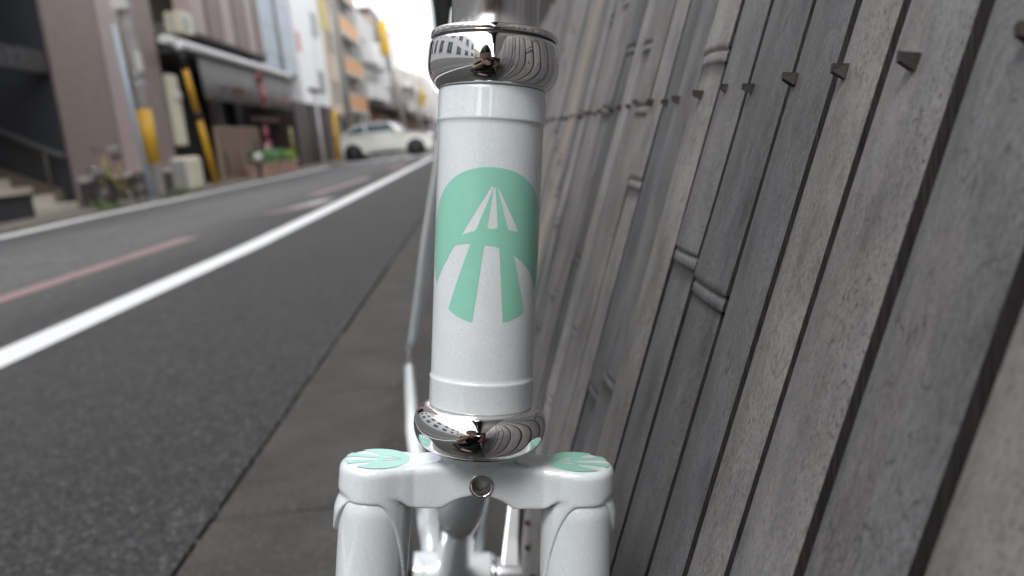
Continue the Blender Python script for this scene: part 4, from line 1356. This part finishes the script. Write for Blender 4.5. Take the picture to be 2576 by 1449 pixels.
row_building('apartment_block', 125.05, 165, 8.0, 'lightgrey', 'farthest grey block closing the left row', win=False)
row_building('end_building', 200, 210, 7, 'offwhite', 'pale building closing the end of the street', x=2, win=False)
yb2 = thing('vertical_banner', 'tall bright yellow vertical sign high on the far brown block', 'sign', (-5.7, 58, 6.3))
boxpart('sign_panel', 'yellow2', yb2, -6.3, -5.72, 58.0, 58.2, 6.5, 8.8, bevel=.09)
boxpart('bracket', 'steel', yb2, -6.4, -6.3, 58.05, 58.15, 6.5, 9.0)
yb3 = thing('vertical_banner', 'small yellow sign on the sand coloured far block', 'sign', (-5.7, 88, 3.8))
boxpart('sign_panel', 'yellow2', yb3, -6.3, -5.6, 88.0, 88.2, 3.9, 6.0)
boxpart('bracket', 'steel', yb3, -6.4, -6.3, 88.05, 88.15, 4.0, 5.9)
for (y, lab) in ((50.0, 'white round sign on bracket beside the off white balconies'), (53.5, 'white square sign board beyond the round one')):
    s_ = thing('projecting_sign', lab, 'sign', (-5.8, y, 4))
    boxpart('sign_panel', 'whitewall', s_, -6.25, -5.5, y, y + .15, 4.0 if y > 52 else 5.2, 5.0 if y > 52 else 6.4, bevel=.05)
    boxpart('bracket', 'steel', s_, -6.4, -6.25, y + .04, y + .1, 4.2 if y > 52 else 5.5, 4.3 if y > 52 else 5.6)
for (y, x, lab) in ((57, -5.3, 'grey utility pole before the far brown block'), (72, -5.2, 'grey utility pole by the low timber shop'), (92, -5.1, 'grey utility pole before the sand coloured far block'), (118, -5.0, 'farthest grey utility pole on the left')):
    u = thing('utility_pole', lab, 'utility pole', (x, y, 0))
    MB().tube([(x, y, 0), (x, y, 8.6)], [.17, .11], 12).build('shaft', 'pole_conc', u)
    MB().box(x - .8, x + .8, y - .04, y + .04, 7.6, 7.7).build('crossarm', 'steel', u)
for k, x in enumerate((-6.2, -5.4, -4.6)):
    b = MB()
    for (ya, za), (yb_, zb_) in (((13.5, 9.66), (34.4, 9.92)), ((34.4, 9.92), (57, 7.7)), ((57, 7.7), (72, 7.7)), ((72, 7.7), (92, 7.7)), ((92, 7.7), (118, 7.7))):
        pts = [(x, ya + (yb_ - ya) * i / 8, za + (zb_ - za) * i / 8 - .5 * (1 - (i / 4 - 1) ** 2)) for i in range(9)]
        b.tube(pts, .012, 5, False)
    tag(b.build('overhead_wire', 'wire'), ['overhead wire nearest the left facades', 'middle overhead wire between the poles', 'overhead wire hanging over the road edge'][k], 'wire', 'overhead wires between the utility poles')

# --- dark utility pole at the right kerb
dp = thing('utility_pole', 'dark utility pole at the right kerb close behind the bicycle', 'utility pole', (-.25, 9.3, 0))
MB().tube([(-.25, 9.3, 0.0), (-.25, 9.3, 9.5)], [.155, .12], 24).build('shaft', 'pole_dark', dp)
MB().tube([(-.36, 9.17, .4), (-.35, 9.17, 9)], .03, 8).build('cable_duct', 'rail', dp)

# --- the white car crossing
car = thing('white_car', 'cream white three door hatchback with grey roof crossing the street', 'car', (-5.37, 32.0, 0))
def arch(cx_, r, z0, n=12):
    a0 = math.asin(max(-1, min(1, (z0 - .285) / r)))
    return [(cx_ + r * math.cos(a), .285 + r * math.sin(a)) for a in np.linspace(math.pi - a0, a0, n)]
low = [(.06, .24)] + arch(.47, .36, .24) + arch(2.84, .36, .24) + [(3.40, .22), (3.50, .30), (3.54, .50), (3.49, .66), (3.36, .80), (3.05, .90), (2.60, .945), (2.36, .955), (.10, .975), (.02, .90), (.0, .60), (.02, .35)]
sec = [(-.74, .93), (-.80, 1.0), (.80, 1.0), (.74, .93)]
cbm = MB()
n = len(low)
W_ = [(-.72, .96), (-.80, 1.0), (.80, 1.0), (.72, .96)]
vs = []
for wy, k in W_:
    vs += [(-5.37 + 1.77 + (x - 1.77) * k, 32.0 + wy, z if z < .5 else .5 + (z - .5) * (k * .5 + .5)) for x, z in low]
fs = [(i * n + k, i * n + (k + 1) % n, (i + 1) * n + (k + 1) % n, (i + 1) * n + k) for i in range(3) for k in range(n)] + [tuple(range(n)), tuple(3 * n + k for k in range(n))[::-1]]
body = cbm.add(vs, fs).build('body', 'carwhite', car, bevel=.03)
belt = [(.06, .972), (.42, 1.17), (.62, 1.30), (1.9, 1.335), (2.04, 1.29), (2.42, .955)]
def cab(wl, wt, grow=0):
    vs = []
    for s_ in (-1, 1):
        for x, z in belt:
            t_ = (z - .955) / .38
            vs.append((-5.37 + x, 32 + s_ * (wl + (wt - wl) * t_), z))
    m_ = len(belt)
    return MB().add(vs, [tuple(range(m_)), tuple(range(m_, 2 * m_))[::-1]] + [(i, m_ + i, m_ + (i + 1) % m_, (i + 1) % m_) for i in range(m_)])
cab(.76, .60).build('greenhouse', 'carwhite', car)
MB().prism([(-5.37 + .55, 1.285), (-5.37 + .62, 1.33), (-5.37 + 1.2, 1.375), (-5.37 + 1.85, 1.365), (-5.37 + 2.02, 1.315), (-5.37 + 1.9, 1.30)], 31.37, 32.63, 'y').build('roof', 'carroof', car, bevel=.03)
def wy(z):
    return .76 + (.60 - .76) * (z - .955) / .38
for s_ in (-1, 1):
    for nm, poly in (('rear_side_window', [(.20, 1.0), (.50, 1.17), (.68, 1.26), (.95, 1.27), (.98, 1.0)]), ('door_window', [(1.03, 1.0), (1.02, 1.275), (1.85, 1.285), (1.98, 1.24), (2.16, .99)])):
        MB().add([(-5.37 + x, 32 + s_ * (wy(z) + d), z) for d in (-.01, .012) for x, z in poly],
                 [tuple(range(len(poly))), tuple(range(len(poly), 2 * len(poly)))[::-1]] + [(i, len(poly) + i, len(poly) + (i + 1) % len(poly), (i + 1) % len(poly)) for i in range(len(poly))]).build(nm, 'carglass', car)
    dr = MB().box(-5.37 + 1.05, -5.37 + 2.30, *((31.193, 31.199) if s_ < 0 else (32.801, 32.807)), .34, .93).build('door', 'carwhite', car, bevel=.004)
    MB().box(-5.37 + 1.12, -5.37 + 1.32, *((31.165, 31.186) if s_ < 0 else (32.814, 32.835)), .80, .835).build('handle', 'steel', dr)
    MB().sphere((-5.37 + 2.10, 32 + s_ * .88, 1.0), .085, sc=(.8, 1, .75)).build('wing_mirror', 'carglass', car)
    MB().sphere((-5.37 + 3.36, 32 + s_ * .60, .68), .12, sc=(.7, .9, 1)).build('headlight', 'lamp', car)
    MB().box(-5.37 - .01, -5.37 + .06, *((31.25, 31.42) if s_ < 0 else (32.58, 32.75)), .58, .80).build('tail_light', 'tail', car)
    for cx_ in (.47, 2.84):
        y_ = 32 + s_ * .712
        wl_ = MB().lathe([(.17, -.1), (.25, -.1), (.28, -.07), (.28, .07), (.25, .1), (.17, .1)], 28, (-5.37 + cx_, y_, .285), 'y').build('wheel', 'blackrubber', car)
        MB().lathe([(.01, -.085), (.17, -.08), (.175, .08), (.01, .085)], 20, (-5.37 + cx_, y_, .285), 'y').build('rim', 'hub', wl_)
MB().add([(-5.37 + 2.09, 31.40, 1.30), (-5.37 + 2.09, 32.60, 1.30), (-5.37 + 2.43, 32.70, .985), (-5.37 + 2.43, 31.30, .985), (-5.37 + 2.06, 31.40, 1.29), (-5.37 + 2.06, 32.60, 1.29), (-5.37 + 2.40, 32.70, .97), (-5.37 + 2.40, 31.30, .97)],
         [(0, 1, 2, 3), (4, 5, 6, 7), (0, 1, 5, 4), (1, 2, 6, 5), (2, 3, 7, 6), (3, 0, 4, 7)]).build('windscreen', 'carglass', car)
MB().box(-5.37 + .1, -5.37 + 3.45, 31.3, 32.7, .17, .235).build('underbody', 'black', car)
for s_ in (-1, 1):
    for cx_ in (.47, 2.84):
        MB().lathe([(.01, -.21), (.358, -.21), (.358, .21), (.01, .21)], 32, (-5.37 + cx_, 32 + s_ * .585, .285), 'y').build('wheel_well', 'black', car)

# ------------------------------------------------------------------ right side: timber town house behind the fence
th = thing('timber_house', 'dark timber town house standing behind the bamboo fence', 'house', (.36, 2, 0))
boxpart('wall', 'timber_dark', th, .40, 6, -9, 10.5, 0, 5.2)
for k in range(66):
    y = -8.9 + k * .29
    MB().box(.372, .399, y, y + .27, .02, 2.55).build('board', 'timber_dark', th)
MB().add([(.14, -9.3, 2.72), (.14, 10.8, 2.72), (1.9, 10.8, 3.45), (1.9, -9.3, 3.45), (.14, -9.3, 2.80), (.14, 10.8, 2.80), (1.9, 10.8, 3.53), (1.9, -9.3, 3.53)],
         [(0, 1, 2, 3), (4, 5, 6, 7), (0, 1, 5, 4), (1, 2, 6, 5), (2, 3, 7, 6), (3, 0, 4, 7)]).build('eave', 'rooftile', th)
MB().prism([(.0, 5.2), (3.2, 6.9), (6.4, 5.2)], -9.3, 10.8, 'y').build('roof', 'rooftile', th)
row_building('town_house', 10.9, 19, 6.0, 'plaster', 'plastered town house beyond the timber house', 'house', x=.45, side=1)
row_building('town_house', 19.05, 30, 7.0, 'lightgrey', 'grey house on the right near the crossing', 'house', x=.45, side=1)
row_building('apartment_block', 38, 60, 8.5, 'offwhite', 'pale block on the right beyond the crossing', x=.6, side=1, win=False)
row_building('apartment_block', 60.05, 110, 7, 'beige2', 'long sand coloured block on the far right side', x=.8, side=1, win=False)
# behind the camera: the street goes on, it shows in the chrome
row_building('white_house', -9.5, 8.9, 6.8, 'whitewall', 'white house behind the viewer across the street', 'house', x=-6.3, shop='greybox')
row_building('beige_house', -22, -9.55, 6.0, 'beige', 'beige house farther behind the viewer across the street', 'house', x=-6.4, band='offwhite', shop='greybox')
row_building('brown_house', -40, -22.05, 6.2, 'brown', 'low brown house far behind the viewer on the left row', 'house', x=-6.4)
row_building('grey_house', -30, -9.4, 6.5, 'lightgrey', 'grey house behind the viewer next to the timber house', 'house', x=.5, side=1)
# ------------------------------------------------------------------ people
def skin_body(name, joints, edges_, mats, parent, sub=2, root='pelvis', fn=None):
    """one continuous surface grown over a jointed skeleton; joints: name -> (x, y, z, r)"""
    names = list(joints)
    ix = {k: i for i, k in enumerate(names)}
    me = bpy.data.meshes.new(name)
    me.from_pydata([joints[k][:3] for k in names], [(ix[a], ix[b]) for a, b in edges_], [])
    o = bpy.data.objects.new(name, me)
    COL.objects.link(o)
    sk = o.modifiers.new('skin', 'SKIN')
    sk.use_smooth_shade = True
    sk.branch_smoothing = .6
    for i, k in enumerate(names):
        r_ = joints[k][3]
        rr = (r_, joints[k][4]) if len(joints[k]) > 4 else (r_, r_)
        me.skin_vertices[0].data[i].radius = rr
        me.skin_vertices[0].data[i].use_root = (k == root)
    sb = o.modifiers.new('sub', 'SUBSURF')
    sb.levels = sub
    sb.render_levels = sub
    dg = bpy.context.evaluated_depsgraph_get()
    dg.update()
    m2 = bpy.data.meshes.new_from_object(o.evaluated_get(dg))
    bpy.data.objects.remove(o)
    m2.polygons.foreach_set('use_smooth', [True] * len(m2.polygons))
    m2.materials.clear()
    m2.materials.append(M[mats])
    m2.name = name
    q = bpy.data.objects.new(name, m2)
    COL.objects.link(q)
    q.parent = parent
    return q

def chain(j, e, pre, pts, start):
    last = start
    for i, p in enumerate(pts):
        j[f'{pre}{i}'] = p
        e.append((last, f'{pre}{i}'))
        last = f'{pre}{i}'

def head_mesh(parent, c, r, face, up=Vector((0, 0, 1)), hair_len=.0):
    """head with brow, nose, lips, ears, eyes; hair as its own cap"""
    f = Vector(face).normalized()
    s_ = f.cross(up).normalized()
    u = s_.cross(f).normalized()
    c = Vector(c)
    P = lambda a, b, d: c + s_ * a * r + f * b * r + u * d * r
    vs, fs = [], []
    nu, nv = 26, 20
    for i in range(nv + 1):
        th_ = math.pi * i / nv
        for k in range(nu):
            ph = 2 * math.pi * k / nu
            x, y, z = math.sin(th_) * math.sin(ph), math.sin(th_) * math.cos(ph), math.cos(th_)
            X, Y, Z = x * .76, y * .95, z * 1.18
            if z < 0:
                X *= 1 + .30 * z * abs(z)
                Y *= 1 + .12 * z
                if y > 0:
                    Y += .10 * -z * y
            if y > .55 and abs(x) < .22:
                Y += .20 * math.exp(-((z + .16) / .14) ** 2) * (1 - (x / .22) ** 2)
                Y += .05 * math.exp(-((z + .52) / .07) ** 2)
            if y > .5:
                Y -= .06 * math.exp(-((z - .06) / .09) ** 2) * math.exp(-((abs(x) - .36) / .16) ** 2)
            vs.append(P(X, Y, Z))
    for i in range(nv):
        for k in range(nu):
            fs.append((i * nu + k, (i + 1) * nu + k, (i + 1) * nu + (k + 1) % nu, i * nu + (k + 1) % nu))
    b = MB().add(vs, fs, 0, True)
    for q in (-1, 1):
        e = P(q * .76, -.08, -.02)
        b.sphere((e.x, e.y, e.z), r * .2, 10, 6, (.55, .75, 1.2))
    h = b.build('head', 'skin', parent)
    ey = MB()
    for q in (-1, 1):
        e = P(q * .29, .80, .05)
        ey.sphere((e.x, e.y, e.z), r * .10, 10, 6)
    ey.build('eyes', 'black', h)
    vs, fs = [], []
    for i in range(13):
        th_ = math.pi * .60 * i / 12
        for k in range(nu):
            ph = 2 * math.pi * k / nu
            t_ = th_ * (1.12 if math.cos(ph) < .2 else .62)
            x, y, z = math.sin(t_) * math.sin(ph), math.sin(t_) * math.cos(ph), math.cos(t_)
            vs.append(P(x * .84, y * 1.02 - .03, z * 1.26))
    for i in range(12):
        for k in range(nu):
            fs.append((i * nu + k, (i + 1) * nu + k, (i + 1) * nu + (k + 1) % nu, i * nu + (k + 1) % nu))
    MB().add(vs, fs, 0, True).build('hair', 'hair', h)
    return h

def hand(j, e, pre, wrist, tip_dir, palm_n, thumb_side, curl=.5, s_=1.0):
    """palm and five separate unequal fingers, curled about the palm side"""
    w_ = Vector(wrist)
    d = Vector(tip_dir).normalized()
    n = Vector(palm_n)
    n = (n - d * n.dot(d)).normalized()
    t_ = d.cross(n).normalized() * thumb_side
    kn = w_ + d * .05 * s_
    j[pre + 'palm'] = tuple(kn) + (.026 * s_, .018 * s_)
    e.append((pre + 'w', pre + 'palm'))
    for k, (off, ln) in enumerate(((.030, .072), (.010, .082), (-.010, .076), (-.029, .060))):
        base = w_ + d * .092 * s_ + t_ * off * s_
        pts, dd, pos = [tuple(base) + (.0095 * s_,)], d.copy(), base.copy()
        for q in range(3):
            dd = (dd + n * curl * (.6 + .35 * q)).normalized()
            pos = pos + dd * ln * s_ * (.44, .32, .24)[q]
            pts.append(tuple(pos) + ((.0088, .008, .0068)[q] * s_,))
        chain(j, e, f'{pre}f{k}', pts, pre + 'palm')
    b0 = w_ + d * .032 * s_ + t_ * .034 * s_
    b1 = b0 + (d * .6 + t_ * .6 + n * .35).normalized() * .034 * s_
    b2 = b1 + (d * .85 + n * .5).normalized() * .028 * s_
    chain(j, e, pre + 'th', [tuple(b0) + (.012 * s_,), tuple(b1) + (.0105 * s_,), tuple(b2) + (.0085 * s_,)], pre + 'palm')

def person(name, label, J, head_c, head_r, face, parent_loc, shirt, trousers, armsleeve=.55, hands=()):
    t = thing(name, label, 'person', parent_loc)
    L_ = Vector(parent_loc)
    def sub(d):
        return {k: tuple(Vector(v[:3]) - L_) + tuple(v[3:]) for k, v in d.items()}
    j = dict(J)
    e = [('pelvis', 'waist'), ('waist', 'chest'), ('chest', 'neck'), ('neck', 'skull')]
    for q in 'lr':
        e += [('chest', q + 'sh'), (q + 'sh', q + 'el'), (q + 'el', q + 'w'), ('pelvis', q + 'hip'), (q + 'hip', q + 'kn'), (q + 'kn', q + 'an'), (q + 'an', q + 'toe')]
    for hnd in hands:
        hand(j, e, *hnd)
    skin_body('body', sub(j), e, 'skin', t, sub=3)
    bobj = t.children[0]
    me = bobj.data
    V = np.empty(len(me.vertices) * 3)
    NN = np.empty(len(me.vertices) * 3)
    me.vertices.foreach_get('co', V)
    me.vertices.foreach_get('normal', NN)
    V, NN = V.reshape(-1, 3), NN.reshape(-1, 3)
    jl = sub(j)
    best = np.full(len(V), 9.0)
    bone = np.zeros(len(V), int)
    par = np.zeros(len(V))
    for i, (a, b) in enumerate(e):
        A, B = np.array(jl[a][:3]), np.array(jl[b][:3])
        d = B - A
        tt = np.clip(((V - A) @ d) / (d @ d), 0, 1)
        r_ = np.linalg.norm(V - A - tt[:, None] * d, axis=1) - .6 * (jl[a][3] * (1 - tt) + jl[b][3] * tt)
        k = r_ < best
        best[k], bone[k], par[k] = r_[k], i, tt[k]
    Pv = np.array(jl['pelvis'][:3])
    sp = np.array(jl['waist'][:3]) - Pv
    sp /= np.linalg.norm(sp)
    up_s = (V - Pv) @ sp                                   # height along the spine
    Cv, Nv = np.array(jl['chest'][:3]), np.array(jl['skull'][:3])
    nd = (Nv - Cv) / np.linalg.norm(Nv - Cv)
    up_n = (V - Cv) @ nd
    nk = float((np.array(jl['neck'][:3]) - Cv) @ nd) * .86

    def garment(nm, m, bones, limits, off):
        """cloth lifted off the body over some bones, its hems cut square by limits: (scalar, max, direction)"""
        keep = np.isin(bone, [i for i, q in enumerate(e) if bones(q)])
        for sc_, mxv, _ in limits:
            keep &= sc_ <= mxv
        P_ = V + NN * off
        fs = [tuple(p.vertices) for p in me.polygons if all(keep[v] for v in p.vertices)]
        cnt = {}
        for f in fs:
            for i in range(len(f)):
                k = tuple(sorted((f[i], f[(i + 1) % len(f)])))
                cnt[k] = cnt.get(k, 0) + 1
        rim = {v for k, c in cnt.items() if c == 1 for v in k}
        for v in rim:
            g = min(limits, key=lambda q: abs(q[1] - q[0][v]) if np.isfinite(q[0][v]) else 9)
            if abs(g[1] - g[0][v]) < .03:
                P_[v] += g[2](v) * (g[1] - g[0][v])
        used = sorted({v for f in fs for v in f})
        ix = {v: i for i, v in enumerate(used)}
        o = MB().add([P_[v] for v in used], [tuple(ix[v] for v in f) for f in fs], 0, True).build(nm, m, t, world=False)
        sd_ = o.modifiers.new('s', 'SOLIDIFY')
        sd_.thickness = .004
    arm = np.full(len(V), -9.0)
    adir = {}
    leg = np.full(len(V), -9.0)
    for i, (a, b) in enumerate(e):
        if a[1:] in ('sh', 'kn') and b[1:] in ('el', 'an'):
            A, B = np.array(jl[a][:3]), np.array(jl[b][:3])
            d = (B - A) / np.linalg.norm(B - A)
            k = bone == i
            (arm if a[1:] == 'sh' else leg)[k] = ((V[k] - A) @ d) / np.linalg.norm(B - A) * np.linalg.norm(B - A)
            adir[i] = d
    la = np.linalg.norm(np.array(jl['lel'][:3]) - np.array(jl['lsh'][:3])) * armsleeve
    ll = np.linalg.norm(np.array(jl['lan'][:3]) - np.array(jl['lkn'][:3])) * .88
    bd_ = lambda v: adir.get(int(bone[v]), np.zeros(3))
    up_l = np.where(np.isin(bone, [i for i, q in enumerate(e) if q[0][1:] in ('hip', 'kn')]), -9.0, up_s)
    torso = lambda q: q in (('pelvis', 'waist'), ('waist', 'chest'), ('chest', 'neck')) or (q[0] == 'chest' and q[1].endswith('sh')) or q[0][1:] == 'sh' or q[0] == 'pelvis'
    legs_ = lambda q: q[0] == 'pelvis' or q[0][1:] in ('hip', 'kn') or q == ('waist', 'chest')
    garment('trousers', trousers, legs_, [(up_l, .13, lambda v: sp), (leg, ll, bd_)], .007)
    garment('shirt', shirt, torso, [(-up_s, .03, lambda v: -sp), (up_n, nk, lambda v: nd), (arm, la, bd_)], .012)
    for q in 'lr':
        a, b = Vector(J[q + 'an'][:3]), Vector(J[q + 'toe'][:3])
        d = (b - a)
        d.z = 0
        d.normalize()
        c = (a + b) / 2 - d * .02
        r_ = Matrix.Rotation(math.atan2(-d.x, d.y), 3, 'Z')
        z0 = min(a.z, b.z) - .045
        MB().obox((c.x, c.y, z0 + .035), (.095, .26, .07), r_).build('shoe', 'black', t, bevel=.03)
    head_mesh(t, head_c, head_r, face)
    return t

# the photographer, sitting behind the camera; shows only in the chrome
J = {'pelvis': (-0.190, -0.510, 0.150, .17, .13), 'waist': (-0.170, -0.460, 0.280, .165, .13), 'chest': (-0.140, -0.350, 0.460, .18, .135),
     'neck': (-0.120, -0.260, 0.575, .058), 'skull': (-0.110, -0.235, 0.620, .063),
     'lsh': (-0.330, -0.310, 0.495, .072), 'rsh': (0.015, -0.330, 0.495, .072),
     'lel': (-0.300, -0.120, 0.360, .046), 'rel': (-0.020, -0.280, 0.330, .046),
     'lw': (-.115, -.115, .53, .03), 'rw': (.045, -.145, .49, .03),
     'lhip': (-0.300, -0.470, 0.150, .115), 'rhip': (-0.120, -0.470, 0.150, .115),
     'lkn': (-0.500, -0.210, 0.200, .075), 'rkn': (-0.100, -0.220, 0.170, .075),
     'lan': (-0.290, -0.110, 0.085, .05), 'ran': (-0.300, -0.250, 0.085, .05),
     'ltoe': (-0.150, -0.080, 0.060, .038), 'rtoe': (-0.430, -0.250, 0.060, .038)}
person('person', 'person in black shirt sitting cross legged on the gutter holding the camera', J, (-.105, -.212, .68), .105, (.25, 1, -.35), (-.3, -.5, 0), 'cloth_black', 'cloth_black', .55,
       (('l', (-.115, -.115, .53), (.45, 1, .1), (1, -.2, 0), 1, .38, .95), ('r', (.045, -.145, .49), (-.1, 1, .4), (-1, -.2, .1), -1, .38, .95)))
cmr = thing('camera_body', 'small black camera held low by the person sitting on the gutter', 'camera', tuple(EYE), rot=CAM_M)
MB().box(-.062, .062, -.036, .036, .048, .088).build('casing', 'black', cmr, world=False, bevel=.006)
MB().lathe([(.018, .016), (.027, .016), (.030, .020), (.031, .048), (.01, .048)], 32).build('lens', 'blackrubber', cmr, world=False)
MB().box(-.02, .02, .036, .052, .052, .084).build('viewfinder_hump', 'black', cmr, world=False, bevel=.004)

# a walker far down the street, seen past the car
WX, WY = -2.95, 52.0
J = {'pelvis': (WX, WY, .88, .13, .10), 'waist': (WX, WY + .02, 1.05, .12, .09), 'chest': (WX, WY + .02, 1.28, .15, .10), 'neck': (WX, WY, 1.44, .05), 'skull': (WX, WY, 1.52, .06),
     'lsh': (WX - .17, WY, 1.38, .055), 'rsh': (WX + .17, WY, 1.38, .055), 'lel': (WX - .22, WY + .04, 1.10, .04), 'rel': (WX + .22, WY - .04, 1.10, .04),
     'lw': (WX - .21, WY + .10, .86, .028), 'rw': (WX + .21, WY - .14, .87, .028),
     'lhip': (WX - .09, WY, .84, .09), 'rhip': (WX + .09, WY, .84, .09), 'lkn': (WX - .09, WY - .12, .47, .06), 'rkn': (WX + .09, WY + .08, .46, .06),
     'lan': (WX - .09, WY - .14, .09, .042), 'ran': (WX + .09, WY + .28, .11, .042), 'ltoe': (WX - .09, WY - .28, .05, .035), 'rtoe': (WX + .09, WY + .16, .06, .035)}
person('person', 'distant walker in pale blue top and dark trousers beyond the white car', J, (WX, WY - .02, 1.58), .105, (0, -1, 0), (WX, WY, 0), 'cloth_blue', 'cloth_navy', .9,
       (('l', (WX - .21, WY + .10, .86), (0, .3, -1), (1, 0, 0), 1, .3), ('r', (WX + .21, WY - .14, .87), (0, -.3, -1), (-1, 0, 0), -1, .3)))
